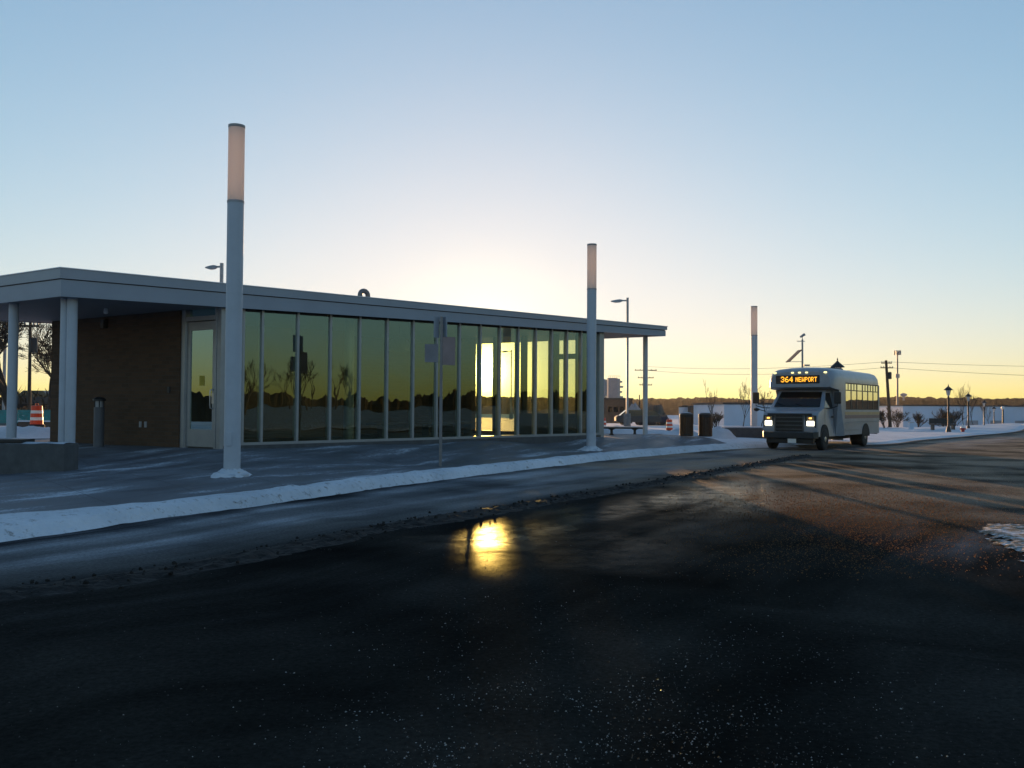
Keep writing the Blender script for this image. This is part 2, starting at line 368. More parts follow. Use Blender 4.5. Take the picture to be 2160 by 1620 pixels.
# ------------------------------------------------------------------ sky and sun
SUNPX = (1021, 781)
sd = ray(*SUNPX).normalized()
ELEV = math.asin(sd.z); AZ = math.atan2(sd.x, sd.y)
w = bpy.data.worlds.new('World'); SC.world = w; w.use_nodes = True
nt = w.node_tree; nt.nodes.clear()
wo = N(nt, 'ShaderNodeOutputWorld'); bg = N(nt, 'ShaderNodeBackground', i_Strength=.10); L(nt, bg, 0, wo, 0)
sky = N(nt, 'ShaderNodeTexSky', sky_type='NISHITA'); sky.sun_disc = False
sky.sun_elevation = ELEV; sky.sun_rotation = AZ; sky.altitude = 200
sky.air_density = 1.0; sky.dust_density = .3; sky.ozone_density = 2.3
# the sun's own glow in the sky
geo = N(nt, 'ShaderNodeTexCoord'); dp = N(nt, 'ShaderNodeVectorMath', operation='DOT_PRODUCT'); dp.inputs[1].default_value = sd
nrm = N(nt, 'ShaderNodeVectorMath', operation='NORMALIZE'); L(nt, geo, 'Generated', nrm, 0); L(nt, nrm, 0, dp, 0)
cl = N(nt, 'ShaderNodeMath', operation='MAXIMUM'); L(nt, dp, 'Value', cl, 0); cl.inputs[1].default_value = 0
def glow(power, strength, col):
    p = N(nt, 'ShaderNodeMath', operation='POWER'); L(nt, cl, 0, p, 0); p.inputs[1].default_value = power
    k = N(nt, 'ShaderNodeVectorMath', operation='SCALE'); k.inputs[0].default_value = [c*strength for c in col]; L(nt, p, 0, k, 'Scale'); return k
g1 = glow(12000, 300, (1, .88, .55)); g2 = glow(1900, 100, (1, .74, .30)); g3 = glow(300, 4.5, (1, .74, .34))
a1 = N(nt, 'ShaderNodeVectorMath', operation='ADD'); L(nt, g1, 0, a1, 0); L(nt, g2, 0, a1, 1)
a2 = N(nt, 'ShaderNodeVectorMath', operation='ADD'); L(nt, a1, 0, a2, 0); L(nt, g3, 0, a2, 1)
wb = N(nt, 'ShaderNodeMixRGB', blend_type='MULTIPLY', i_0=1.0); L(nt, sky, 0, wb, 1); wb.inputs[2].default_value = (2.1, 2.22, 2.4, 1)
# soft shoulder so that the bright aureole rolls off gently
K_ = .10*2**.6
sp3 = N(nt, 'ShaderNodeSeparateColor'); cb3 = N(nt, 'ShaderNodeCombineColor'); L(nt, wb, 0, sp3, 0)
for ch, top_ in ((0, 1.02), (1, 1.01), (2, 1.06)):
    e1 = N(nt, 'ShaderNodeMath', operation='MULTIPLY'); e1.inputs[1].default_value = -1.75*K_/top_; L(nt, sp3, ch, e1, 0)
    e2 = N(nt, 'ShaderNodeMath', operation='EXPONENT'); L(nt, e1, 0, e2, 0)
    e3 = N(nt, 'ShaderNodeMath', operation='MULTIPLY_ADD'); e3.inputs[1].default_value = -top_/K_; e3.inputs[2].default_value = top_/K_; L(nt, e2, 0, e3, 0); L(nt, e3, 0, cb3, ch)
a3 = N(nt, 'ShaderNodeVectorMath', operation='ADD'); L(nt, cb3, 0, a3, 0); L(nt, a2, 0, a3, 1)
L(nt, a3, 0, bg, 0)
sl = bpy.data.lights.new('sun', 'SUN'); so = bpy.data.objects.new('sun', sl); COL.objects.link(so)
sl.energy = 5.0; sl.angle = math.radians(.5); sl.color = (1, .56, .24)
so.rotation_euler = sd.to_track_quat('Z', 'Y').to_euler(); so.location = (0, 0, 60)
vs_ = SC.view_settings; vs_.view_transform = 'Standard'; vs_.look = 'None'; vs_.exposure = 0.6; vs_.gamma = 1; vs_.use_curve_mapping = False

#@@TERRAIN
# ------------------------------------------------------------------ ground
NDIR = Vector((-.61, .79, 0)).normalized()
low = [(-26, -24), (-15, -9), (-9.2, 2)] + [tuple(gnd(*p).xy) for p in [(0, 1140), (270, 1103), (540, 1060), (810, 1023), (1080, 992), (1350, 963), (1600, 944)]] + \
      [tuple(gnd(*p).xy) for p in [(1860, 941), (1950, 931), (2050, 922), (2160, 909)]] + [(62, 108), (130, 215), (300, 480), (700, 1100)]
KL = bezline([(x, y, 0) for x, y in low[:-3]], .7)[:-1]+bezline([(x, y, 0) for x, y in low[-4:]], 9)
KS = [0.0]
for i in range(1, len(KL)): KS.append(KS[-1]+(KL[i]-KL[i-1]).length)
KC = [q.x*NDIR.y-q.y*NDIR.x for q in KL]
def s_of(p):   # nearest kerb parameter and offset along NDIR
    c = p[0]*NDIR.y-p[1]*NDIR.x*1.0
    best = min(len(KL)-1, bisect.bisect_left(KC, c))
    return KS[best], (p[0]-KL[best].x)*NDIR.x+(p[1]-KL[best].y)*NDIR.y
S_GLARE = s_of(gnd(1600, 944))[0]
rid = [gnd(*p) for p in [(0, 1256), (324, 1211), (700, 1139), (780, 1119), (1080, 1071), (1380, 1019), (1560, 986), (1700, 962)]]
RS = sorted([(s_of(p)[0], -s_of(p)[1]) for p in rid])
def rid_d(s):
    if s <= RS[0][0]: return RS[0][1]
    if s >= RS[-1][0]: return RS[-1][1]
    for (a, da), (c, dc) in zip(RS, RS[1:]):
        if a <= s <= c: return da+(dc-da)*(s-a)/(c-a)

# facade frame (oblique plan): O(a, b, z)
P0 = at(549, 944, 23.7); P1 = at(1235, 922.5, 30.74)
U = Vector((P1.x-P0.x, P1.y-P0.y, 0)); ZS = (P1.z-P0.z)/U.length; U.normalize(); W = Vector((-.835, .55, 0)).normalized()
def on_line(px, org, dr):    # parameter along org+dr*t whose image column is px (at the horizon)
    d = ray(px, 850); d = Vector((d.x, d.y)); return (org.x*d.y-org.y*d.x)/(dr.y*d.x-dr.x*d.y)
AO = Vector((P0.x, P0.y, 0)); AO = AO+U*on_line(467, AO, U)
ZF = P0.z+ZS*(AO-Vector((P0.x, P0.y, 0))).dot(U)          # floor level at A
ZSO = at(549, 655.5, 23.7).z+ZS*(AO-Vector((P0.x, P0.y, 0))).dot(U)   # soffit level at A
def O(a, b, z): p = AO+U*a+W*b; return Vector((p.x, p.y, z+ZS*a))
def a_of(px, b=0.0): return on_line(px, AO+W*b, U)
def b_of(px, a=0.0): return on_line(px, AO+U*a, W)
def oblique(v):
    v = Vector((v[0]-AO.x, v[1]-AO.y)); det = U.x*W.y-U.y*W.x
    return (v.x*W.y-v.y*W.x)/det, (U.x*v.y-U.y*v.x)/det
AB = a_of(1262); BD = b_of(119)

ctrl = []
def base(px, py, Y):         # a point standing on the ground, remembered as a height of the terrain
    p = at(px, py, Y); ctrl.append(p); return p
def opt(px, py, Y, top):     # base point plus height to the pixel row top
    p = base(px, py, Y); return p, at(px, top, Y).z-p.z
B_POLE = [opt(489, 1004, 16.4, 265), opt(1247, 950, 27.95, 515), opt(1591, 927, 41.5, 646)]
B_COL1 = base(147, 964, 21.0); B_COL2 = at(24, 915, 22.2); B_COLR = base(1361, 916, 33.1)
for aa in (0, 4, 8, AB): ctrl.append(O(aa, 0, ZF))
for bb in (3, BD): ctrl.append(O(0, bb, ZF)); ctrl.append(O(AB, bb, ZF))
B_BOLLARD = opt(208, 942, 24.5, 838)
B_SIGN = opt(929, 984, 22.2, 668)
B_BIN = [opt(1448, 921, 34.5, 870), opt(1488, 922, 34.5, 870)]
B_BENCH = [base(0, 1003, 17.9), base(135, 993, 17.9)]
B_WALL = [base(1529, 922, 39.5)]
B_SNOWPILE = base(1520, 925, 37.5)
ctrl += [at(1000, 915, 36), at(50, 922, 30), at(30, 902, 45), at(1300, 913, 37), at(1400, 917, 36)]
ctrl += [at(*q) for q in ((1850, 905, 85), (1960, 906, 95), (2050, 906, 105), (2160, 906, 112), (2260, 908, 112), (1750, 905, 82), (1650, 903, 78), (1850, 905, 108), (1960, 906, 125), (2080, 906, 130), (1700, 904, 105), (2160, 907, 90), (2300, 909, 140), (1560, 903, 100))]
ctrl += [at(2001, 917, 61), at(2043, 912, 77), at(2076, 911, 94), at(2115, 912, 119), at(1900, 905.5, 75), at(1930, 908, 80)]
for q in KL[::4]: ctrl.append(Vector((q.x-.5, q.y+.6, .10))); 
def zt(x, y):
    r = math.hypot(x, y); sw = sz = 0
    for c in ctrl:
        wgt = 1/(((x-c.x)**2+(y-c.y)**2)+.15)**1.6; sw += wgt; sz += wgt*c.z
    z = sz/sw
    if r > 110:
        f = min(1, (r-110)/80); f = f*f*(3-2*f); z = z*(1-f)-4.2*f
    return z

# road sheet
vv = [0, .02, .05, .1, .2, .35, .5, .7, .85, .95, 1, 1.05, 1.15, 1.3, 1.5, 1.75, 2, 2.5, 3, 3.6, 4.4, 6, 9]
mb = MB(); pts = []; uvs = []
for i in range(0, len(KL)):
    rd = rid_d(KS[i]); row = []; ur = []
    for v in vv:
        p = KL[i]-NDIR*(v*rd); row.append((p.x, p.y, 0.0)); ur.append((KS[i], v))
    pts.append(row); uvs.append(ur)
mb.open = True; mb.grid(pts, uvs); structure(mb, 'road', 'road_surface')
# wide base sheet of snowy ground to the horizon
mb = MB(); mb.open = True
rr_ = [3, 8, 20, 40, 80, 140, 220, 400, 800, 1600, 3000, 6000]; pts = []
for r_ in rr_:
    pts.append([(r_*math.sin(k*PI/36), r_*math.cos(k*PI/36), -.5 if r_ < 100 else -4.4) for k in range(73)])
mb.grid(pts); mb.f = [tuple(reversed(f)) for f in mb.f]
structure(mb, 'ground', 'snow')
# plaza and snow field on one ribbon of offsets from the kerb
S_END = s_of(gnd(1545, 946))[0]; S_L = s_of((-13.5, 20))[0]
dl = [0.0, .25, .5, .8, 1.2, 1.7, 2.3, 3, 3.8, 4.7, 5.7, 6.8, 8, 9.5, 11, 13, 15, 17, 19, 22, 26, 31, 38, 47, 60, 80, 110, 150, 200, 300, 450]
s_mid = s_of(O(AB, 0, 0))[0]
def dp(s):
    if s > S_END: return 0
    if s > s_mid+1.5: return 5.0
    if s > s_mid-3: return 8.0
    return 19.0
mbp = MB(); mbs = MB()
zc = {}
idx = [i for i in range(len(KL)) if i % 2 == 0 or 10 < KL[i].y < 60]
for k in range(len(idx)-1):
    i0, i1 = idx[k], idx[k+1]
    lim = dp(KS[i0])
    for j in range(len(dl)-1):
        q = []; u4 = []
        for (ii, dd) in ((i0, dl[j]), (i1, dl[j]), (i1, dl[j+1]), (i0, dl[j+1])):
            if (ii, dd) not in zc:
                p = KL[ii]+NDIR*dd; z = zt(p.x, p.y) if dd > .6 else (.05+.03*dd if KL[ii].y > 33 else .008+.05*dd)
                zc[(ii, dd)] = Vector((p.x, p.y, z))
            q.append(zc[(ii, dd)]); u4.append((KS[ii], dd))
        tgt = mbp if dl[j] < lim-.01 else mbs
        n = len(tgt.v); tgt.add(q, [(0, 1, 2, 3)])
        for t_ in range(4): tgt.uv[n+t_] = u4[t_]
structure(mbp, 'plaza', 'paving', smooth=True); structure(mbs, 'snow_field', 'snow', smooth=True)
# kerb: the vertical step under the snow
mb = MB()
for i in range(0, len(KL)-1):
    if KL[i].y > 150: break
    a, c = KL[i], KL[i+1]; e = NDIR*.16; kz = .07 if a.y > 33 else .012
    mb.hexa([(a.x, a.y, -.05), (c.x, c.y, -.05), (c.x+e.x, c.y+e.y, -.05), (a.x+e.x, a.y+e.y, -.05), (a.x, a.y, kz), (c.x, c.y, kz), (c.x+e.x, c.y+e.y, kz), (a.x+e.x, a.y+e.y, kz)])
structure(mb, 'kerb', 'dark_concrete')
# ploughed strip of snow lying over the kerb
KUp = bezline([tuple(gnd(*p, .12)) for p in [(-200, 1110), (0, 1091), (270, 1067), (540, 1038), (810, 1005), (1080, 976), (1350, 950), (1600, 933)]], .25)
mb = MB(); mb.open = True; pts = []
for i, p in enumerate(KUp):
    s_ = min(range(len(KL)), key=lambda k: (KL[k].xy-p.xy).length)
    best = None
    for k in range(max(0, s_-2), min(len(KL)-1, s_+2)):
        a, c = KL[k], KL[k+1]; t = max(0, min(1, (p.xy-a.xy).dot((c-a).xy)/(c-a).length_squared)); q = a+(c-a)*t
        if best is None or (q.xy-p.xy).length < (best.xy-p.xy).length: best = q
    q = best; n1 = mnoise.noise((p.x*1.3, p.y*1.3, 0)); n2 = mnoise.noise((p.x*3.1, p.y*3.1, 5))
    out_ = (q-p).xy; out_ = Vector((NDIR.x, NDIR.y))*-1
    wid = max(.55, (q.xy-p.xy).length)
    row = []
    for t, h in ((-.12, -.03), (0, .025), (.15, .06), (.35, .085), (.55, .09), (.75, .08), (.92, .05), (1.04, .005), (1.12, -.06), (1.2, -.11), (1.26, -.15)):
        n3 = mnoise.noise((p.x*8, p.y*8, 2)); o_ = .07*n1+.06*n2+.05*n3 if t in (0, -.12) else (.06*n2+.06*n1+.05*n3 if t > .8 else 0)
        c = p.xy.lerp(p.xy+out_*wid, t)+out_*o_
        zz = .11+h*.8+.028*mnoise.noise((c.x*2.2, c.y*2.2, 9))+.016*mnoise.noise((c.x*7, c.y*7, 3))+.008*mnoise.noise((c.x*17, c.y*17, 3))
        row.append((c.x, c.y, zz if t < 1.15 else max(zz, .006 if t == 1.2 else -.02)))
    pts.append(row)
mb.grid(pts); structure(mb, 'snow_bank', 'ploughed_snow', smooth=True)
# slush line left by the ploughs: lumpy dark ridge
R2 = bezline([tuple(p) for p in [gnd(-400, 1300)]+rid], .10)
mb = MB(); mb.open = True; pts = []
for p in R2:
    row = []
    for k in range(13):
        t = (k-6)/6; wd = .36+.12*mnoise.noise((p.x*.8, p.y*.8, 1))
        c = p-NDIR*(t*wd)
        h = (1-t*t)*.6*(.045+.05*abs(mnoise.noise((c.x*3, c.y*3, 2)))+.075*mnoise.noise((c.x*9, c.y*9, 4))+.03*mnoise.noise((c.x*23, c.y*23, 6))) - .010
        row.append((c.x, c.y, h))
    pts.append(row)
mb.grid(pts); rnd = random.Random(3)
for k in range(700):
    p = R2[rnd.randrange(len(R2))]; c = p-NDIR*rnd.gauss(0, .24)+Vector((rnd.uniform(-.05, .05), rnd.uniform(-.05, .05), 0)); r = .006+.024*rnd.random()**3
    h = max(0, (1-((c-p).length/.36)**2))*.05; n0 = len(mb.v)
    for dz, q_ in ((-.3, .8), (.5, .75)):
        for j in range(5):
            a = j*1.257+rnd.random()*.6; mb.v.append(Vector((c.x+r*q_*math.cos(a)*rnd.uniform(.7, 1.3), c.y+r*q_*math.sin(a)*rnd.uniform(.7, 1.3), h+r*dz*rnd.uniform(.6, 1.3))))
    mb.v.append(Vector((c.x, c.y, h+r*rnd.uniform(.7, 1.2))))
    for j in range(5):
        a, b_ = n0+j, n0+(j+1) % 5; mb.f += [(a, b_, b_+5, a+5), (a+5, b_+5, n0+10)]
tag(structure(mb, 'slush', 'slush'), kind='stuff')

# loose salt and grit on the asphalt
def scatter(name, m, n, region, r0, r1, seed):
    rnd = random.Random(seed); mb = MB(); c = 0
    while c < n:
        px, py, keep = region(rnd)
        if rnd.random() > keep: continue
        p = gnd(px, py); 
        if s_of(p)[1] > -rid_d(s_of(p)[0])*1.05: continue
        r = r0+(r1-r0)*rnd.random()**3; c += 1
        vs = [p+Vector((math.cos(t+rnd.random())*r*rnd.uniform(.6, 1.2), math.sin(t+rnd.random())*r*rnd.uniform(.6, 1.2), 0)) for t in (0, 1.57, 3.14, 4.71)]
        n0 = len(mb.v); mb.v += vs+[p+Vector((rnd.uniform(-.3, .3)*r, rnd.uniform(-.3, .3)*r, r*rnd.uniform(.5, 1.1)))]
        mb.f += [(n0, n0+1, n0+4), (n0+1, n0+2, n0+4), (n0+2, n0+3, n0+4), (n0+3, n0, n0+4)]
    mb.open = True
    return mb
def reg_salt(r):
    px, py = r.gauss(1250, 330), r.uniform(1130, 1640); return px, py, (.05+.95*min(1, max(0, (py-1150)/400))**1.3)*max(.04, min(1, .5+2.2*mnoise.noise((px*.006, py*.012, 4))))
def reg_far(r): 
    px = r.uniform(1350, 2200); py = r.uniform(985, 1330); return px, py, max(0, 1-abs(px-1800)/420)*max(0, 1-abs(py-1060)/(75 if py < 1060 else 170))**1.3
def reg_all(r):
    px, py = r.uniform(-100, 2260), r.uniform(1050, 1660); return px, py, max(.08, 1-abs(px-1400)/900)
tag(scatter('salt', 'salt', 1600, reg_salt, .0015, .0070, 1).build('road_salt', 'salt'), kind='stuff')
tag(scatter('grit', 'grit', 24000, reg_far, .003, .012, 2).build('road_grit', 'sun_glint_grit'), kind='stuff')  # grains gathered in the sun patch for its painted orange glitter
tag(scatter('grit', 'grit', 5000, reg_all, .002, .008, 3).build('road_gravel', 'grit'), kind='stuff')
# patch of old trodden snow at the right-hand road edge: kept only where a ragged noise field allows it
c0 = gnd(2150, 1150); mb = MB(); mb.open = True; nx, ny, st_ = 64, 120, .045
hp = {}
def pm(i, j):
    x, y = c0.x-1.0+i*st_, c0.y-2.6+j*st_
    u_, v_ = (x-c0.x-.35-(y-c0.y)*.30)/.62, (y-c0.y)/2.1
    f = 1-(u_*u_+v_*v_)+.8*mnoise.noise((x*1.6, y*.9, 3))+.45*mnoise.noise((x*5, y*3, 5))+.3*mnoise.noise((x*14, y*9, 8))
    return x, y, f
for i in range(nx):
    for j in range(ny):
        q = [pm(i, j), pm(i+1, j), pm(i+1, j+1), pm(i, j+1)]
        if min(k[2] for k in q) > .12: mb.add([(x, y, .004+min(.03, .05*(f-.12))) for x, y, f in q], [(0, 1, 2, 3)])
structure(mb, 'snow_patch', 'trodden_snow')

# hills with bare woods all round; a nearer, taller tree belt stands behind the photographer
def hill_ring(name, R, az0, az1, hf, m, seed, rough):
    mb = MB(); mb.open = True; n = int((az1-az0)/.0009) if R > 300 else int((az1-az0)/.0016); top = []; mid = []; bot = []; bk = []
    for k in range(n+1):
        a = az0+(az1-az0)*k/n; h = hf(a)
        h += rough*(1.0*mnoise.noise((a*40, seed, 0))+.7*mnoise.noise((a*160, seed, 1))+.45*mnoise.noise((a*480, seed, 2)))
        d = (math.sin(a), math.cos(a))
        bot.append((d[0]*R, d[1]*R, -6)); mid.append((d[0]*(R+R*.01), d[1]*(R+R*.01), (h-6)*.55))
        top.append((d[0]*(R*1.03), d[1]*(R*1.03), h)); bk.append((d[0]*R*1.08, d[1]*R*1.08, -6))
    mb.grid([bot, mid, top, bk]); return structure(mb, name, m)
RHILL = 1100
def hh(px, py): d = ray(px, py); return EYE+RHILL*1.03*d.z/math.hypot(d.x, d.y)
hl = [(math.atan2(*ray(px, 850).xy), hh(px, py)) for px, py in [(-400, 835), (300, 838), (900, 836), (1270, 838), (1400, 841), (1500, 838), (1560, 842), (1700, 840), (1870, 837), (2000, 839), (2160, 841), (2500, 844)]]
def hfar(a):
    if a <= hl[0][0]: return hl[0][1]
    for (a0, h0), (a1_, h1) in zip(hl, hl[1:]):
        if a0 <= a <= a1_: return h0+(h1-h0)*(a-a0)/(a1_-a0)
    return hl[-1][1]
hill_ring('hills', RHILL, -1.2, 1.2, hfar, 'far_wood', 3, 2.6)
hill_ring('hills', 800, -1.2, 1.2, lambda a: hfar(a)*.42+3, 'far_wood', 8, 1.4)
hill_ring('hills', 170, 1.3, 2*PI-1.3, lambda a: 4.4+.8*math.sin(a*9), 'near_wood', 5, 1.3)
# verge and bank across the road, behind the photographer (mirrored in the glass)
mb = MB(); mb.open = True; pts = []
vdir = Vector((.79, .61, 0))
for i in range(40):
    row = []
    for j in range(14):
        p = Vector((9.5, 1.0, 0))+vdir*(i*6-120)-Vector((-.61, .79, 0))*(j*j*.8)
        row.append((p.x, p.y, min(.9, .02+.10*j)+.12*mnoise.noise((p.x*.3, p.y*.3, 0))))
    pts.append(row)
mb.grid(pts); mb.f = [tuple(reversed(f)) for f in mb.f]; structure(mb, 'verge', 'grassy_snow')

# air
def haze():
    m, nt, out = nodes('haze_air'); v = N(nt, 'ShaderNodeVolumePrincipled')
    v.inputs['Color'].default_value = (.95, .93, .9, 1); v.inputs['Density'].default_value = .00005; v.inputs['Anisotropy'].default_value = .55
    L(nt, v, 0, out, 'Volume')
    MB_ = MB().box(-1600, 1600, -400, 1500, -7.6, 46)
    o = MB_.build('haze', 'haze_air'); tag(o, kind='stuff')
haze()
# ------------------------------------------------------------------ transit station
def para(mb, a0, a1, b0, b1, z0, z1, z0b=None, z1b=None):   # oblique block; z..b = values at a1
    z0b = z0 if z0b is None else z0b; z1b = z1 if z1b is None else z1b
    return mb.hexa([O(a0, b0, z0), O(a1, b0, z0b), O(a1, b1, z0b), O(a0, b1, z0), O(a0, b0, z1), O(a1, b0, z1b), O(a1, b1, z1b), O(a0, b1, z1)])
st = thing('transit_station', 'low glass-fronted transit station with a flat white roof canopy and brick end wall', 'building', tuple(O(0, 0, ZF)))
q0 = oblique(at(116, 622.5, 20.6)); q1 = oblique(at(1417, 710, 32.6))
CA0, CA1, CB0, CB1 = q0[0], q1[0], (q0[1]+q1[1])/2, 8.35
FB = ZSO                                     # fascia bottom
def zt_a(a):                                 # coping top drops slightly along the roof
    t = (a-CA0)/(CA1-CA0); h0 = at(116, 567, 20.6).z-ZS*CA0; h1 = at(1411, 688.5, 32.6).z-ZS*CA1; return h0+(h1-h0)*t
def zm_a(a): return FB+(zt_a(a)-FB)*.62
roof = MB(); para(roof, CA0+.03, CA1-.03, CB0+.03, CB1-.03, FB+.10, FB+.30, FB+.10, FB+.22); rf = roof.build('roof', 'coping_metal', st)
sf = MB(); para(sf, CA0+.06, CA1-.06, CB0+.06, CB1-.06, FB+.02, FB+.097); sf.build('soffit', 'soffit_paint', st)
def band(name, m, lo, hi, out):
    mb = MB(); t = .05
    for (a0, a1, b0, b1) in ((CA0-out, CA1+out, CB0-out, CB0+t), (CA0-out, CA1+out, CB1-t, CB1+out), (CA0-out, CA0+t, CB0+t, CB1-t), (CA1-t, CA1+out, CB0+t, CB1-t)):
        para(mb, a0, a1, b0, b1, lo(a0), hi(a0), lo(a1), hi(a1))
    return mb.build(name, m, st)
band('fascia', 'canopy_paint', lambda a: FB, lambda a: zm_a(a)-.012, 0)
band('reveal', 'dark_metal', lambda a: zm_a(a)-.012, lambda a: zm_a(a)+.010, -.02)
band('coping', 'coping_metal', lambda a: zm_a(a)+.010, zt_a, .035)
dripm = MB(); para(dripm, CA0-.055, CA1+.055, CB0-.055, CB0+.02, zt_a(CA0), zt_a(CA0)+.02, zt_a(CA1), zt_a(CA1)+.02)
para(dripm, CA0-.055, CA0+.02, CB0+.02, CB1, zt_a(CA0), zt_a(CA0)+.02); dripm.build('roof_edge', 'white_paint', st)
# floor
fl = MB(); para(fl, 0, AB, 0, BD, ZF-.35, ZF+.02); fl.build('floor', 'floor_tile', st)
# kerb-like plinth and sills of the glass front
pl = MB(); para(pl, .0, AB, -.10, .12, ZF-.3, ZF+.075); pl.build('plinth', 'dark_concrete', st)
GB0, GT = ZF+.115, ZSO+.015
MW = .032
def mullion(a, b, along, wd=MW, dpth=.07, m='aluminium'):
    mb = MB()
    if along == 'a': para(mb, a-wd, a+wd, b-dpth, b+dpth, GB0-.03, GT)
    else: para(mb, a-dpth, a+dpth, b-wd, b+wd, GB0-.03, GT)
    return mb.build('mullion', m, st)
def window(a0, a1, b0, b1, along, z0=None, z1=None):
    z0 = GB0 if z0 is None else z0; z1 = GT if z1 is None else z1
    mb = MB(); e = .008
    if along == 'a': para(mb, a0, a1, b0-e, b0-e+.001, z0, z1)
    else: para(mb, a0-e, a0-e+.001, b0, b1, z0, z1)
    mb2 = MB(); t1, t2, t3 = [random.uniform(-.006, .006) for _ in range(3)]
    if along == 'a': mb2.add([O(a0, b0+t1, z0), O(a1, b0+t2, z0), O(a1, b0+t2+t3, z1), O(a0, b0+t1+t3, z1)], [(0, 1, 2, 3)])
    else: mb2.add([O(a0, b0, z0), O(a0, b1, z0), O(a0, b1, z1), O(a0, b0, z1)], [(0, 1, 2, 3)])
    mb2.open = True
    return mb2.build('window', 'tinted_glass', st)
mpx = [549, 624, 693, 755, 813, 868, 918, 966, 1010, 1051, 1090, 1127, 1161, 1193, 1223]
ma = [0.0]+[a_of(p) for p in mpx]+[AB]
ma = [0.0, ma[1]*.5]+ma[1:]
for a in ma[1:-1]: mullion(a, 0, 'a')
for a0, a1 in zip(ma, ma[1:]): window(a0+MW+.002, a1-MW-.002, 0, 0, 'a')
mb = MB(); para(mb, .05, AB-.06, -.075, .075, GB0-.04, GB0+.03); mb.build('sill', 'aluminium', st)
mb = MB(); para(mb, .05, AB-.06, -.060, .060, GT-.06, GT+.004); mb.build('head_rail', 'dark_metal', st)
mb = MB(); para(mb, AB-.06, AB+.16, -.09, .10, ZF-.3, GT+.004); mb.build('corner_post', 'aluminium', st)
mb = MB(); para(mb, -.09, .05, -.09, .06, ZF-.3, GT+.004); mb.build('corner_post', 'aluminium', st)
# right-hand end wall: glass with heavy mullions and a door head
eb = [b_of(p, AB) for p in (1235, 1172, 1105, 1046)]
for b in eb: mullion(AB, b, 'b', .06, .10, 'dark_metal')
es = [.12]+eb+[b_of(1000, AB)]
for b0, b1 in zip(es, es[1:]): window(AB, AB, b0+.065, b1-.065, 'b')
mb = MB(); para(mb, AB-.09, AB+.09, b_of(1217, AB), eb[1]-.06, ZF+2.72, ZF+2.90)
para(mb, AB-.09, AB+.09, b_of(1217, AB)-.11, b_of(1217, AB), ZF+.1, GT); mb.build('door_frame', 'dark_metal', st)
mb = MB(); para(mb, AB-.07, AB+.07, .12, b_of(1000, AB)-.01, GB0-.2, GB0+.02); mb.build('sill', 'dark_metal', st)
# back wall, brick with a narrow glazed slot; brick end wall on the left
mb = MB(); para(mb, -.02, AB-.12, BD-.25, BD, ZF-.3, GT); mb.build('back_wall', 'brick', st)
mb = MB(); para(mb, AB-.12, AB+.08, b_of(1000, AB), BD, ZF-.3, GT); mb.build('end_wall', 'brick', st)
mb = MB(); para(mb, AB-.34, AB-.13, b_of(1240, AB), b_of(1105, AB), ZF+.03, ZF+.80); mb.build('radiator', 'dark_metal', st)
b_d0, b_d1 = b_of(459), b_of(398)            # door opening
mb = MB(); para(mb, -.16, .12, b_d1+.16, BD, ZF-.3, GT); mb.build('brick_wall', 'brick', st)
mb = MB(); para(mb, -.12, .07, b_d1+.005, b_d1+.155, ZF-.3, GT); para(mb, -.10, .06, b_d0-.07, b_d0-.005, ZF-.3, GT)
DH = ZF+(at(430, 690, 24.6).z-at(430, 944, 24.6).z)
para(mb, -.11, .06, b_d0, b_d1, DH+.02, DH+.14); mb.build('door_frame', 'aluminium', st)
window(0, 0, .06, b_d0-.075, 'b'); window(0, 0, b_d0+.01, b_d1-.01, 'b', DH+.15, GT)
# the door leaf
dw = b_d1-b_d0; mb = MB(); s0 = .13
para(mb, -.06, .0, b_d0+.01, b_d0+s0, ZF+.03, DH); para(mb, -.06, .0, b_d1-s0, b_d1-.01, ZF+.03, DH)
para(mb, -.06, .0, b_d0+s0, b_d1-s0, DH-.22, DH); para(mb, -.06, .0, b_d0+s0, b_d1-s0, ZF+.03, ZF+.48)
door = mb.build('door', 'aluminium', st)
mb = MB(); mb.open = True; mb.add([O(-.03, b_d0+s0, ZF+.48), O(-.03, b_d1-s0, ZF+.48), O(-.03, b_d1-s0, DH-.22), O(-.03, b_d0+s0, DH-.22)], [(0, 1, 2, 3)]); mb.build('glass', 'door_glass', door)
hb = b_d0+s0*.6; mb = MB(); mb.tube([O(-.06, hb, ZF+1.02), O(-.14, hb, ZF+1.04), O(-.15, hb, ZF+1.12), O(-.15, hb, ZF+1.42), O(-.14, hb, ZF+1.50), O(-.06, hb, ZF+1.52)], .016, 8)
para(mb, -.075, -.06, hb-.05, hb+.05, ZF+1.15, ZF+1.42); mb.build('handle', 'steel', door, True)
mb = MB(); para(mb, -.036, -.034, (b_d0+b_d1)/2-.10, (b_d0+b_d1)/2+.10, ZF+1.62, ZF+1.88); mb.build('sticker', 'yellow_sticker', door)
mb = MB(); para(mb, -.20, -.162, b_of(372), b_of(368), ZF+1.44, ZF+1.60); mb.build('push_plate', 'black_plastic', st)
for px in (311, 322):
    mb = MB(); bb = b_of(px); para(mb, -.195, -.162, bb-.035, bb+.035, ZF+.50, ZF+.66); mb.build('wall_outlet', 'grey_metal', st)
mb = MB(); bb = b_of(234); para(mb, -.28, -.162, bb-.07, bb+.07, ZSO-.32, ZSO-.08); mb.build('wall_lamp', 'black_plastic', st)
c_ = O(-1.6, 2.2, ZSO); mb = MB().lathe((c_.x, c_.y, c_.z-.10), [(.02, -.03), (.05, -.02), (.06, .02), (.04, .12)], 12); mb.build('ceiling_lamp', 'white_paint', st)
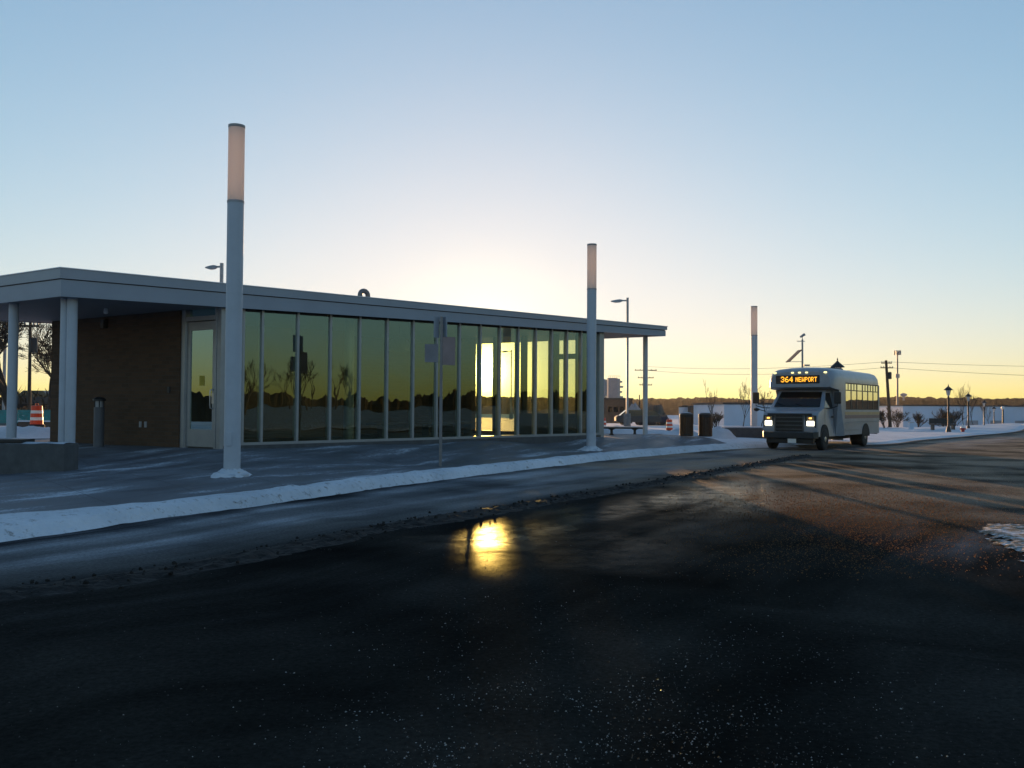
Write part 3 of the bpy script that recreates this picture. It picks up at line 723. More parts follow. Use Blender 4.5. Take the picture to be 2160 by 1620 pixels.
# canopy columns
def column(p, r, ztop):
    mb = MB(); mb.cyl((p.x, p.y, p.z-.1), (p.x, p.y, ztop), r, n=20); return mb.build('column', 'pole_paint', st, True)
cz = lambda p: O(oblique(p)[0], 0, ZSO).z+.03
column(B_COL1, .115, cz(B_COL1))
cl2 = at(133, 967, 21.1); column(cl2, .115, cz(cl2))
dpm = MB(); pm = (B_COL1+cl2)/2; dpm.tube([(pm.x, pm.y, B_COL1.z), (pm.x, pm.y, cz(B_COL1))], .035, 8); dpm.build('downpipe', 'galvanised', st, True)
column(B_COL2, .115, cz(B_COL2)); column(B_COLR, .09, cz(B_COLR))
# interior round column, counter wall and ceiling lamp
p = O(a_of(736, 1.4), 1.4, ZF); mb = MB().cyl((p.x, p.y, p.z), (p.x, p.y, O(0, 0, ZSO).z+ZS*8), .15, n=20); mb.build('column', 'coping_metal', st, True)
mb = MB(); para(mb, 2.2, AB*.60, 5.2, 5.4, ZF, GT); mb.build('partition', 'brown_siding', st)
# gooseneck vent and small fin on the roof
ra = a_of(757, 2.0); p = O(ra, 2.0, FB+.2); r_ = .135; path = [(p.x, p.y, p.z), (p.x, p.y, p.z+.42)]
top = at(760, 621, (O(ra, 2, 0).y)).z
uu = U*.135
for k in range(0, 9):
    th = PI*k/8; path.append((p.x+uu.x*(1-math.cos(th)), p.y+uu.y*(1-math.cos(th)), top-.02+.14*math.sin(th)))
path.append((p.x+2*uu.x, p.y+2*uu.y, top-.18))
MB().tube(path, .075, 12).build('roof_vent', 'galvanised', st, True)
ra2 = a_of(731, 2.0); p = O(ra2, 2.0, zt_a(ra2)-.02); mb = MB().tube([p+Vector((0, 0, -.3)), p+Vector((0, 0, .06)), p+Vector((-.05, -.03, .20))], [.06, .05, .01], 8); mb.build('roof_vent', 'dark_metal', st)

# bench inside the lobby
bt = thing('lobby_bench', 'long low bench inside the station lobby behind the glass', 'bench', tuple(O(AB*.72, 4.2, ZF+.02)))
mb = MB(); para(mb, AB*.60, AB*.93, 4.0, 4.45, ZF+.42, ZF+.48); mb.build('seat', 'bin_wood', bt)
for t in (.63, .765, .90):
    mb = MB(); para(mb, AB*t-.03, AB*t+.03, 4.08, 4.38, ZF+.02, ZF+.42); mb.build('leg', 'dark_metal', bt)
pen = O(a_of(841, 2.2), 2.2, ZSO)
pt = thing('pendant_lamp', 'dark dome pendant lamp hanging from the ceiling behind the station glass', 'lamp', tuple(pen))
mb = MB().cyl(tuple(pen), (pen.x, pen.y, pen.z-.34), .012, n=8); mb.build('stem', 'dark_metal', pt)
mb = MB(); mb.open = True; mb.lathe((pen.x, pen.y, pen.z-.34), [(.02, 0), (.12, -.02), (.24, -.08), (.31, -.18), (.35, -.34), (.36, -.44)], 24); mb.f = [f for f in mb.f if len(f) == 4]; mb.build('lamp_shade', 'dark_metal', pt, True)

# ------------------------------------------------------------------ tall white light columns
lab = ['tallest white light column with a pinkish acrylic top, nearest, in front of the station door',
       'tall white light column with acrylic top standing before the right end of the glass front',
       'slim white light column with acrylic top standing beside the minibus']
for (p, h), lb in zip(B_POLE, lab):
    t = thing('light_column', lb, 'light column', tuple(p), group='tall light columns along the kerb')
    r = .148
    MB().lathe(tuple(p), [(r, -.05), (r, h*.78)], 28).build('pole', 'pole_paint', t, True)
    MB().lathe(tuple(p), [(r+.006, h*.777), (r+.006, h*.783)], 28).build('collar', 'grey_metal', t, True)
    mb = MB(); mb.lathe(tuple(p), [(r*.99, h*.783), (r*.99, h*.992)], 28); mb.build('lamp_tube', 'acrylic', t, True)
    MB().lathe(tuple(p), [(r, h*.992), (r+.004, h*.994), (r+.004, h), (.01, h+.006)], 28).build('cap', 'grey_metal', t, True)
    MB().lathe(tuple(p), [(.31, -.05), (.31, .035), (.29, .045), (.18, .07), (r+.01, .10)], 28).build('base_flange', 'pole_paint', t, True)
    MB().obox((p.x-.01, p.y-r-.002), (1, 0), .05, .012, p.z+.55, p.z+.80).build('access_panel', 'pole_paint', t, bevel=.006)
    for k in range(4):
        a = PI/4+k*PI/2; MB().cyl((p.x+.25*math.cos(a), p.y+.25*math.sin(a), p.z+.02), (p.x+.25*math.cos(a), p.y+.25*math.sin(a), p.z+.085), .022, n=8).build('bolt', 'steel', t)
    # snow heaped round the foot
    mb = MB(); mb.open = True; pts = []
    for k in range(6):
        row = []
        for j in range(33):
            th = 2*PI*(j % 32)/32; e = 1+.45*mnoise.noise((math.cos(th)*1.4+p.x, math.sin(th)*1.4, 2))+(.35 if math.cos(th-3.4) > .5 else 0)
            rr = (r+.0)+(.20*e)*k/5; row.append((p.x+rr*math.cos(th), p.y+rr*math.sin(th), p.z+.13*(1-k/5)**.8+.05*mnoise.noise((math.cos(th)*3, math.sin(th)*3, k))-.005))
        pts.append(row)
    mb.grid(pts); structure(mb, 'snow_drift', 'clean_snow', True)

# ------------------------------------------------------------------ bollard light, sign, bins, benches
p, h = B_BOLLARD
t = thing('bollard_light', 'grey bollard light with dark cap standing before the brick wall', 'bollard', tuple(p))
MB().lathe(tuple(p), [(.135, -.05), (.135, h*.80)], 20).build('post', 'bollard_grey', t, True)
MB().lathe(tuple(p), [(.11, h*.80), (.11, h*.93)], 20).build('lens', 'grey_metal', t, True)
for k in range(5):
    a = k*2*PI/5+2.6; MB().cyl((p.x+.118*math.cos(a), p.y+.118*math.sin(a), p.z+h*.80), (p.x+.118*math.cos(a), p.y+.118*math.sin(a), p.z+h*.93), .014, n=6).build('louvre_post', 'dark_metal', t)
MB().lathe(tuple(p), [(.02, h*.925), (.17, h*.93), (.165, h*.96), (.10, h*1.0), (.01, h*1.01)], 20).build('cap', 'dark_metal', t, True)

p, h = B_SIGN
t = thing('stop_sign_post', 'bus stop sign post with square panels, standing at the snow edge before the glass', 'sign', tuple(p))
MB().box(p.x-.035, p.x+.035, p.y-.03, p.y+.03, p.z-.05, p.z+h).build('post', 'galvanised', t)
def fpan(name, px0, px1, y0, y1, Y, m, dz=0, rot=0):
    a = at(px0, y1, Y); b = at(px1, y0, Y); cx = (a.x+b.x)/2; hw = abs(b.x-a.x)/2
    return MB().obox((cx, Y+dz), (math.cos(rot), math.sin(rot)), hw/max(.2, math.cos(rot)), .012, a.z, b.z).build(name, m, t)
Ys = p.y
fpan('sign_panel', 896, 925, 726, 764, Ys-.02, 'sign_grey'); fpan('sign_panel', 934, 960, 711, 770, Ys+.02, 'sign_pink', rot=.35)
fpan('bracket', 916, 926, 667, 712, Ys-.01, 'coping_metal', rot=.9); fpan('bracket', 935, 943, 668, 711, Ys+.01, 'coping_metal', rot=-.9)

for k, (p, h) in enumerate(B_BIN):
    t = thing('litter_bin', ['dark brown slatted litter bin, the left one of the pair by the snow pile', 'dark brown slatted litter bin standing nearest the snow pile'][k], 'litter bin', tuple(p), group='litter bins at the plaza end')
    r = .245
    mb = MB(); 
    for j in range(20):
        a = j*2*PI/20; c = Vector((p.x+r*math.cos(a), p.y+r*math.sin(a), 0)); mb.obox(c, (-math.sin(a), math.cos(a)), .033, .012, p.z+.03, p.z+h*.86)
    mb.build('slats', 'bin_wood', t)
    MB().lathe(tuple(p), [(r-.03, .02), (r-.03, h*.84)], 20).build('liner', 'black_plastic', t, True)
    for zz in (.06, h*.80):
        MB().lathe(tuple(p), [(r+.012, zz), (r+.018, zz+.015), (r+.018, zz+.035), (r+.012, zz+.05)], 24).build('hoop', 'dark_metal', t, True)
    MB().lathe(tuple(p), [(r+.01, h*.86), (r+.02, h*.89), (r+.01, h*.93), (.17, h*.985), (.11, h), (.10, h*.98)], 24).build('lid', 'dark_metal', t, True)
    MB().lathe(tuple(p), [(.20, h*.965), (.15, h*.995), (.02, h*1.012)], 16).build('snow_cap', 'clean_snow', t, True)

b0, b1 = B_BENCH
t = thing('seat_wall', 'low concrete seat wall with snow on top at the left edge', 'seat wall', tuple(b1))
hz = at(135, 937, 17.9).z-b1.z
MB().box(b0.x-3.5, b1.x, 17.9, 18.5, b1.z-.2, b1.z+hz).build('wall', 'dark_concrete', t, bevel=.015)
mb = MB(); mb.open = True; pts = []
for i in range(50):
    x = b0.x-3.4+(b1.x-b0.x+3.37)*i/49; pts.append([(x, 17.93+.09*j, b1.z+hz+.003+max(0, .025*math.sin(PI*j/6)+.02*mnoise.noise((x*2, j*.4, 0)))) for j in range(7)])
mb.grid(pts); mb.build('snow_cover', 'clean_snow', t, True)
e = at(46, 938, 17.95); MB().box(e.x-2.6, e.x, 17.93, 18.45, b1.z+hz+.012, b1.z+hz+.085).build('seat_pad', 'black_plastic', t, bevel=.012)

p = B_WALL[0]; q = at(1640, 922, 39.5)
t = thing('seat_wall', 'dark low seat wall with a white snow line, between the snow pile and the minibus', 'seat wall', tuple(p))
h = at(1529, 901, 39.5).z-p.z
MB().obox(((p.x+q.x)/2, 39.8), (1, 0), (q.x-p.x)/2, .28, p.z-.4, p.z+h-.03).build('wall', 'dark_concrete', t, bevel=.015)
mb = MB(); mb.obox(((p.x+q.x)/2, 39.8), (1, 0), (q.x-p.x)/2+.01, .29, p.z+h-.03, p.z+h+.03); mb.build('snow_cover', 'clean_snow', t, bevel=.02)

def mound(c, rx, ry, h, seed, rot=0, rough=.35, n=14):
    mb = MB(); mb.open = True; pts = []
    for k in range(n+1):
        t = k/n; row = []
        for j in range(41):
            th = 2*PI*(j % 40)/40; e = 1+.25*mnoise.noise((math.cos(th)*1.5+seed, math.sin(th)*1.5, seed))
            x, y = rx*math.cos(th)*t*e, ry*math.sin(th)*t*e
            xx = c.x+x*math.cos(rot)-y*math.sin(rot); yy = c.y+x*math.sin(rot)+y*math.cos(rot)
            zz = h*(math.cos(t*PI/2)**1.2)*(1+rough*mnoise.noise((xx*1.8, yy*1.8, seed))+.2*mnoise.noise((xx*5, yy*5, seed)))
            row.append((xx, yy, c.z+zz-.03))
        pts.append(row)
    mb.grid(pts); return mb
structure(mound(B_SNOWPILE, .85, .8, .52, 3), 'snow_pile', 'snow', True)
for px, py, Y, rx, ry, h, sd_ in ((1300, 912, 37.5, 1.9, 1.2, .30, 5), (1395, 914, 38, 1.5, 1.0, .22, 8), (60, 925, 30.5, 2.6, 1.6, .35, 11), (1440, 916, 38.5, 1.3, .9, .35, 14)):
    c = at(px, py, Y); c.z = zt(c.x, c.y); structure(mound(c, rx, ry, h, sd_), 'snow_pile', 'snow', True)

# slab bench under the canopy's right end
p = at(1339, 915, 34.6); t = thing('slab_bench', 'long thin dark slab bench with snow on it under the canopy end', 'bench', tuple(p))
x0 = at(1268, 902, 34.6).x; x1 = at(1362, 902, 34.6).x; zt_ = at(1310, 901.5, 34.6).z
MB().box(x0, x1, p.y-.2, p.y+.25, zt_-.05, zt_).build('seat', 'black_plastic', t, bevel=.01)
mb = MB(); mb.box(x0+.05, x1-.05, p.y-.17, p.y+.22, zt_+.002, zt_+.035); mb.build('snow_cover', 'clean_snow', t, bevel=.015)
for px in (1290, 1339):
    c = at(px, 915, 34.6); MB().lathe((c.x, p.y, p.z), [(.14, -.1), (.05, .02), (.05, zt_-p.z-.1), (.15, zt_-p.z-.05)], 12).build('leg', 'dark_metal', t, True)

# ------------------------------------------------------------------ traffic drums
def drum(p, h, lb):
    t = thing('traffic_drum', lb, 'traffic drum', tuple(p), group='orange and white traffic drums')
    k = h
    MB().lathe(tuple(p), [(k*.36, -.05), (k*.36, k*.06), (k*.30, k*.09)], 20).build('rubber_base', 'black_rubber', t, True)
    R0 = [(.285, .08, .28, 'orange_plastic'), (.275, .28, .42, 'reflect_white'), (.265, .42, .60, 'orange_plastic'), (.255, .60, .74, 'reflect_white'), (.245, .74, .95, 'orange_plastic')]
    for r, z0, z1, m in R0:
        MB().lathe(tuple(p), [(k*(r+.006), k*z0), (k*r, k*(z0+.02)), (k*(r-.006), k*z1)], 20).build('band' if m[0] == 'o' else 'reflective_band', m, t, True)
    MB().lathe(tuple(p), [(k*.239, k*.95), (k*.18, k*.97), (k*.02, k*.975)], 20).build('lid', 'orange_plastic', t, True)
    MB().tube([(p.x-k*.08, p.y, p.z+k*.96), (p.x-k*.07, p.y, p.z+k*1.05), (p.x+k*.07, p.y, p.z+k*1.05), (p.x+k*.08, p.y, p.z+k*.96)], k*.018, 6).build('handle', 'orange_plastic', t)
p = at(77, 899, 32); drum(p, at(77, 854, 32).z-p.z, 'orange and white traffic drum seen under the canopy at the left')
p = at(1412, 909, 44); drum(p, at(1412, 884, 44).z-p.z, 'orange and white traffic drum standing in snow left of the litter bins')
p = at(1272, 907, 44); drum(p, at(1272, 881, 44).z-p.z, 'orange and white traffic drum beside the corner post of the glass station')

# ------------------------------------------------------------------ parking-lot lamps
def lot_lamp(px, py_top, py_base, Y, lb, arm=-1, al=1.0):
    p = at(px, py_base, Y); top = at(px, py_top, Y).z; h = top-p.z
    t = thing('street_lamp', lb, 'street lamp', tuple(p), group='single-arm car park lamps')
    r = .085*h/9.5
    MB().lathe(tuple(p), [(.26, -.3), (.26, .70), (.25, .72)], 14).build('concrete_base', 'concrete', t, True)
    MB().box(p.x-r, p.x+r, p.y-r, p.y+r, p.z+.7, top).build('pole', 'grey_metal', t)
    k = h/9.5; z = top-.22*k
    MB().box(p.x+arm*.55*k*al, p.x+arm*r, p.y-.05, p.y+.05, z-.05, z+.05).build('arm', 'grey_metal', t)
    def rg(x, hw, z0, z1): X = p.x+arm*x*k*al; return [(X, p.y-hw, z0), (X, p.y+hw, z0), (X, p.y+hw*.7, z1), (X, p.y-hw*.7, z1)]
    MB().loft([rg(.5, .10, z-.07*k, z+.06*k), rg(.75, .17, z-.13*k, z+.09*k), rg(1.15, .17, z-.16*k, z+.05*k), rg(1.62, .08, z-.09*k, z-.02*k)]).build('lamp_head', 'grey_metal', t)
    return t
lot_lamp(463, 555, 890, 53, 'grey single-arm lamp showing above the station roof beside the nearest light column', al=.6)
lot_lamp(1323, 628, 893, 66, 'grey single-arm lamp rising beyond the right end of the canopy', al=.78)
lot_lamp(1078, 738, 880, 125, 'small grey single-arm lamp seen through the sunlit station glass')
lot_lamp(7, 640, 893, 50, 'pale lamp pole at the far left edge, seen under the canopy')
# ------------------------------------------------------------------ minibus
m, nt, out = nodes('dark_glass')
b = N(nt, 'ShaderNodeBsdfPrincipled', i_Roughness=.06); b.inputs['Base Color'].default_value = (.006, .008, .008, 1); L(nt, b, 0, out, 0)
BR = math.atan2(-.8, -.6)
bus = thing('minibus', 'white minibus with lit headlights and amber 364 NEWPORT sign driving along the kerb', 'minibus', (10.38, 32.8, 0), BR)
def B(mb, name, m, par=None, smooth=False, bevel=0): return mb.build(name, m, par or bus, smooth, True, bevel)
XB, XR, HW = -1.65, -6.35, 1.19
ZW0, ZW1 = 1.44, 2.46
def roofprof(x, hw, z0, zt, k=1.0):
    r = [(-hw, z0), (-hw, zt-.44), (-hw*.975, zt-.27), (-hw*.90, zt-.13), (-hw*.75, zt-.055), (-hw*.4, zt-.012), (0, zt)]
    r = r+[(-y, z) for y, z in reversed(r[:-1])]
    return [(x, y, z) for y, z in r]
body = MB()
body.box(XR, XB, -HW, HW, .50, .98)
for s in (-1, 1): body.box(XR, XB, s*HW-.02, s*HW+.02, .98, ZW0)
body.box(XR, XR+.05, -HW+.02, HW-.02, .98, 1.5); body.box(XR, XR+.05, -HW+.02, -.55, 1.5, ZW1); body.box(XR, XR+.05, .55, HW-.02, 1.5, ZW1)
body.box(XB-.12, XB, HW-.05, HW+.02, ZW0, ZW1); body.box(XB-.12, XB, -HW-.02, -HW+.05, ZW0, ZW1)
for s in (-1, 1): body.box(XR, XR+.14, s*HW-.035, s*HW+.02, ZW0, ZW1)
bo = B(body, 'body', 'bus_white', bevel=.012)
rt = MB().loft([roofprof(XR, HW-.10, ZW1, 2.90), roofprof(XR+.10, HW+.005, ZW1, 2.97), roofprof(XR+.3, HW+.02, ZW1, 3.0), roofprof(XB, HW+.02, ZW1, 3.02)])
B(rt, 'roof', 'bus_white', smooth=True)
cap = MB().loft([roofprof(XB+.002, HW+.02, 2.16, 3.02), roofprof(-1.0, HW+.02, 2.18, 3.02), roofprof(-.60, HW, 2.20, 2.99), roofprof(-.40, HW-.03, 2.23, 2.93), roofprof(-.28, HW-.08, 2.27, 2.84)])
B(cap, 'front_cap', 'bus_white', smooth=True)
for s in (-1, 1):
    blk = MB(); blk.hexa([(XB, s*(HW-.3), .48), (XB, s*(HW+.02), .48), (XB+.42, s*1.0, .48), (XB+.42, s*.8, .48), (XB, s*(HW-.3), 2.17), (XB, s*(HW+.02), 2.17), (XB+.60, s*(HW+.0), 2.17), (XB+.42, s*.8, 2.17)])
    B(blk, 'bulkhead', 'bus_white', smooth=False)
fl = MB().box(XR+.06, XB, -HW+.03, HW-.03, .981, 1.0); B(fl, 'floor', 'bus_dark')
wn = 6; wl = (XB-.12-(XR+.14))/wn
for s in (-1, 1):
    for k in range(wn):
        x1 = XB-.12-k*wl; x0 = x1-wl
        f = MB(); y0, y1 = s*HW-.03, s*HW+.012
        f.box(x0, x0+.035, y0, y1, ZW0, ZW1); f.box(x1-.035, x1, y0, y1, ZW0, ZW1); f.box(x0+.035, x1-.035, y0, y1, ZW0, ZW0+.035); f.box(x0+.035, x1-.035, y0, y1, ZW1-.04, ZW1)
        f.box(x0+.035, x1-.035, y0, y1, ZW0+.72, ZW0+.755)
        fo = B(f, 'window', 'black_plastic')
        if k not in (2,): 
            v = MB().box((x0+x1)/2-.02, (x0+x1)/2+.02, y0+.01, y1, ZW0+.755, ZW1-.04); B(v, 'window_bar', 'black_plastic', fo)
        g = MB(); g.open = True; yy = s*HW; g.add([(x0+.035, yy, ZW0+.035), (x1-.035, yy, ZW0+.035), (x1-.035, yy, ZW1-.04), (x0+.035, yy, ZW1-.04)], [(0, 1, 2, 3)]); B(g, 'pane', 'bus_glass', fo)
for k in range(5):
    for s in (-1, 1):
        x = XB-.55-k*.86; q = MB().box(x-.42, x, s*.62-.42, s*.62+.42, 1.36, 1.46); q.box(x-.50, x-.40, s*.62-.42, s*.62+.42, 1.40, 1.72+.0)
        B(q, 'passenger_seat', 'seat_fabric', bevel=.03)
g = MB().box(XR-.005, XR+.02, -.55, .55, 1.5, ZW1); B(g, 'rear_window', 'bus_glass')
for s in (1, -1):
    y0, y1 = (HW+.02, HW+.024) if s > 0 else (-HW-.024, -HW-.02)
    B(MB().box(XR+.02, XB-.02, y0, y1, 1.26, 1.37), 'stripe', 'bus_ochre'); B(MB().box(XR+.02, XB-.02, y0, y1, 1.12, 1.25), 'stripe', 'bus_stripe')
    for z in (.70, .92):
        y2 = s*(HW+.02); B(MB().box(XR+1.95+.65, XB-.02, min(y2, y2+s*.018), max(y2, y2+s*.018), z, z+.025), 'rub_rail', 'bus_white', bevel=.006)
# cab
def tum(y, z): return y*(1-.20*max(0, z-1.45))
prof = [(.76, .52), (.80, .66), (.79, 1.12), (.74, 1.28), (.62, 1.37), (.36, 1.44), (.06, 1.51), (-.55, 2.13), (-.80, 2.19), (XB+.05, 2.19), (XB+.05, .48), (.5, .48)]
rings = []
for y, ins in ((-1.0, .09), (-.985, .03), (-.90, 0), (0, 0), (.90, 0), (.985, .03), (1.0, .09)):
    rings.append([(x-(ins if x > .5 else ins*.3), tum(y, z), z-(ins*.35 if 1.2 < z < 1.46 else 0)) for x, z in prof])
cabo = B(MB().loft(rings), 'cab', 'bus_white', smooth=True)
def wsx(z): return .06+(z-1.51)/(2.13-1.51)*(-.61)
ws = MB(); z0, z1 = 1.545, 2.10
ws.hexa([(wsx(z0)-.03, -.84, z0), (wsx(z0)+.035, -.84, z0), (wsx(z0)+.035, .84, z0), (wsx(z0)-.03, .84, z0), (wsx(z1)-.03, -.75, z1), (wsx(z1)+.032, -.75, z1), (wsx(z1)+.032, .75, z1), (wsx(z1)-.03, .75, z1)])
wso = B(ws, 'windshield', 'dark_glass', bevel=.01)
for yy in (-.3, .35):
    wp = MB().tube([(wsx(1.56)+.06, yy, 1.56), (wsx(1.60)+.055, yy-.15, 1.60), (wsx(1.68)+.055, yy-.42, 1.68)], .012, 6); B(wp, 'wiper', 'black_plastic', wso)
for s in (-1, 1):
    def ty(z): return s*(tum(1.0, z)+.004)
    dwn = MB(); pts = [(-.02, 1.50), (-.95, 1.50), (-.95, 2.06), (-.50, 2.06), (-.10, 1.62)]
    dwn.add([(x, ty(z), z) for x, z in pts]+[(x, ty(z)-s*.03, z) for x, z in pts], [(0, 1, 2, 3, 4), (9, 8, 7, 6, 5)]+[(i, i+5, (i+1) % 5+5, (i+1) % 5) for i in range(5)])
    dr = MB()
    for (xa, xb, za, zb) in ((-.035, -.025, .6, 1.48), (-1.02, -1.01, .6, 2.1)): dr.box(xa, xb, s*1.0-.004, s*1.0+.004, za, min(zb, 1.46))
    do = B(dr, 'door', 'bus_dark'); B(dwn, 'door_window', 'dark_glass', do)
    B(MB().box(-.93, -.80, s*1.0-.02 if s > 0 else s*1.0-.03, s*1.0+.03 if s > 0 else s*1.0+.02, 1.16, 1.21), 'door_handle', 'black_plastic', do)
gr = MB().box(.785, .815, -.52, .52, .62, 1.24)
go = B(gr, 'grille', 'black_plastic')
bars = MB()
for z in (.72, .86, 1.0, 1.14): bars.box(.815, .84, -.50, .50, z, z+.045)
bars.box(.815, .845, -.53, -.48, .62, 1.24); bars.box(.815, .845, .48, .53, .62, 1.24); B(bars, 'grille_bar', 'chrome_dark', go, bevel=.006)
lip = MB().box(.74, .815, -.80, .80, 1.245, 1.31); B(lip, 'hood_lip', 'bus_dark', bevel=.015)
for s in (-1, 1):
    B(MB().box(.74, .795, s*.755-.20, s*.755+.20, .80, 1.24), 'lamp_housing', 'bus_dark', bevel=.02)
    B(MB().box(.795, .825, s*.76-.135, s*.76+.135, .87, 1.045), 'headlight', 'headlight_on', bevel=.03)
    B(MB().box(.795, .82, s*.76-.13, s*.76+.13, 1.075, 1.20), 'turn_signal', 'bus_ochre', bevel=.02)
    B(MB().box(.82, .826, s*.76-.05, s*.76+.05, 1.115, 1.165), 'turn_signal', 'amber_on', bevel=.01)
bp_ = MB().hexa([(.70, -1.02, .42), (.90, -.90, .42), (.90, .90, .42), (.70, 1.02, .42), (.70, -1.02, .68), (.93, -.90, .66), (.93, .90, .66), (.70, 1.02, .68)]); B(bp_, 'bumper', 'chrome_dark', bevel=.025)
B(MB().box(.62, .80, -.85, .85, .24, .42), 'air_dam', 'black_plastic', bevel=.02)
B(MB().box(.905, .915, -.02, .28, .26, .41), 'license_plate', 'reflect_white')
B(MB().box(XR-.16, XR, -1.1, 1.1, .46, .66), 'bumper', 'black_rubber', bevel=.03)
B(MB().box(XR, 0, -.55, .55, .32, .50), 'chassis', 'black_plastic')
def wheel(x, yc, wdt, s):
    mb = MB(); y0, y1 = yc-wdt/2, yc+wdt/2; n = 28; R_ = .39
    rings = []
    for y, r in ((y0, .24), (y0, .345), (y0+.03, .385), (y0+.06, R_), (y1-.06, R_), (y1-.03, .385), (y1, .345), (y1, .24)):
        rings.append([(x+r*math.cos(2*PI*k/n), y, R_+r*math.sin(2*PI*k/n)) for k in range(n)])
    wo_ = B(MB().loft(rings), 'wheel', 'black_rubber', smooth=True)
    ye = y1 if s > 0 else y0
    prof = ((.245, 0), (.225, -.015*s), (.19, -.06*s), (.11, -.045*s), (.09, .015*s), (.05, .02*s), (.001, .02*s))
    B(MB().loft([[(x+r*math.cos(2*PI*k/n), ye+d, R_+r*math.sin(2*PI*k/n)) for k in range(n)] for r, d in prof], cap=False), 'rim', 'steel', wo_, True)
    hol = MB()
    for k in range(8):
        a = k*PI/4; hol.cyl((x+.155*math.cos(a), ye-.05*s-.01, R_+.155*math.sin(a)), (x+.155*math.cos(a), ye-.05*s+.012*s, R_+.155*math.sin(a)), .022, n=8)
    B(hol, 'rim_hole', 'black_plastic', wo_)
for x, w_, yc in ((0, .24, .90), (-4.4, .50, .93)):
    for s in (-1, 1):
        wheel(x, s*yc, w_, s)
        a = MB(); R_ = .50; ys = s*(1.0 if x == 0 else HW+.02); n = 18
        o_ = [(x+R_*math.cos(PI*k/n), .42+R_*math.sin(PI*k/n)) for k in range(n+1)]
        o_ = [(x+R_, .47)]+o_+[(x-R_, .47)]
        v = [(xx, ys+.004*s, zz) for xx, zz in o_]+[(xx, ys-.10*s, zz) for xx, zz in o_]; k_ = len(o_)
        a.add(v, [tuple(range(k_)), tuple(reversed(range(k_, 2*k_)))]+[(i, (i+1) % k_, (i+1) % k_+k_, i+k_) for i in range(k_)])
        B(a, 'wheel_arch', 'black_rubber')
# mirrors
for s, x, yo in ((1, -.12, 1.42), (-1, .12, 1.50)):
    mb = MB().box(x-.05, x+.05, s*yo-.12, s*yo+.12, 1.66, 2.08); mo = B(mb, 'mirror', 'black_plastic', bevel=.03)
    B(MB().tube([(x-.05, s*.98, 1.50), (x, s*1.2, 1.50), (x, s*yo, 1.58), (x, s*yo, 1.68)], .018, 8), 'mirror_arm', 'black_plastic', mo, True)
    if s < 0:
        B(MB().tube([(.55, s*.92, 1.36), (.62, s*1.12, 1.42), (.66, s*1.22, 1.46)], .014, 8), 'mirror_arm', 'black_plastic', mo, True)
        B(MB().lathe((.68, s*1.26, 1.44), [(.02, -.07), (.10, -.03), (.11, .03), (.02, .07)], 14), 'convex_mirror', 'black_plastic', mo, True)
# destination sign with dot-matrix letters
xs = -.262
ds = MB().box(xs-.12, xs, -.90, .74, 2.39, 2.71); so_ = B(ds, 'destination_sign', 'black_plastic', bevel=.035)
FONT = {'3': '01110 10001 00001 00110 00001 10001 01110', '6': '00110 01000 10000 11110 10001 10001 01110', '4': '00010 00110 01010 10010 11111 00010 00010',
        'N': '10001 11001 10101 10101 10011 10001 10001', 'E': '11111 10000 10000 11110 10000 10000 11111', 'W': '10001 10001 10001 10101 10101 11011 10001',
        'P': '11110 10001 10001 11110 10000 10000 10000', 'O': '01110 10001 10001 10001 10001 10001 01110', 'R': '11110 10001 10001 11110 10100 10010 10001', 'T': '11111 00100 00100 00100 00100 00100 00100'}
tx = MB(); 
def dots(txt, y, zc_, cw, ch):
    for c in txt:
        for r, row in enumerate(FONT[c].split()):
            for k, bit in enumerate(row):
                if bit == '1':
                    yy = y+k*cw; zz = zc_+(3-r)*ch; tx.box(xs+.002, xs+.005, yy-cw*.46, yy+cw*.46, zz-ch*.44, zz+ch*.44)
        y += cw*6.2
dots('364', -.68, 2.555, .026, .029); dots('NEWPORT', -.13, 2.548, .0185, .0245)
B(tx, 'lettering', 'led_amber', so_)
for y, x in ((-.93, -.30), (-.26, -.295), (0, -.295), (.26, -.295), (.93, -.30)):
    B(MB().box(x-.06, x+.05, y-.045, y+.045, 2.775, 2.825), 'marker_light', 'marker_on' if y != -.98 else 'reflect_white', bevel=.012)
B(MB().loft([[(x, -.42*e, 3.0), (x, .42*e, 3.0), (x, .36*e, 3.0+h), (x, -.36*e, 3.0+h)] for x, e, h in ((-3.1, .8, .03), (-3.2, 1, .10), (-4.2, 1, .10), (-4.4, .8, .03))]), 'roof_hatch', 'bus_dark')

# ------------------------------------------------------------------ ornamental lamps
def orn_lamp(p, h, lb):
    t = thing('ornamental_lamp', lb, 'street lamp', tuple(p), group='black lantern lamps along the road'); k = h/3.6
    MB().lathe(tuple(p), [(.24*k, -.3), (.24*k, .05*k), (.20*k, .12*k), (.15*k, .35*k), (.12*k, .55*k), (.065*k, .62*k), (.06*k, 2.6*k), (.085*k, 2.64*k), (.05*k, 2.72*k), (.06*k, 2.78*k)], 12).build('post', 'dark_metal', t, True)
    MB().lathe(tuple(p), [(.06*k, 2.78*k), (.10*k, 2.86*k), (.17*k, 3.2*k)], 6).build('lantern', 'lamp_acrylic', t)
    fr = MB()
    for j in range(6):
        a = j*PI/3; fr.tube([(p.x+.10*k*math.cos(a), p.y+.10*k*math.sin(a), p.z+2.84*k), (p.x+.175*k*math.cos(a), p.y+.175*k*math.sin(a), p.z+3.2*k)], .014*k, 5)
    fr.build('lantern_frame', 'dark_metal', t)
    MB().lathe(tuple(p), [(.30*k, 3.19*k), (.31*k, 3.22*k), (.16*k, 3.36*k), (.07*k, 3.44*k), (.025*k, 3.5*k), (.03*k, 3.55*k), (.004*k, 3.64*k)], 12).build('roof', 'dark_metal', t, True)
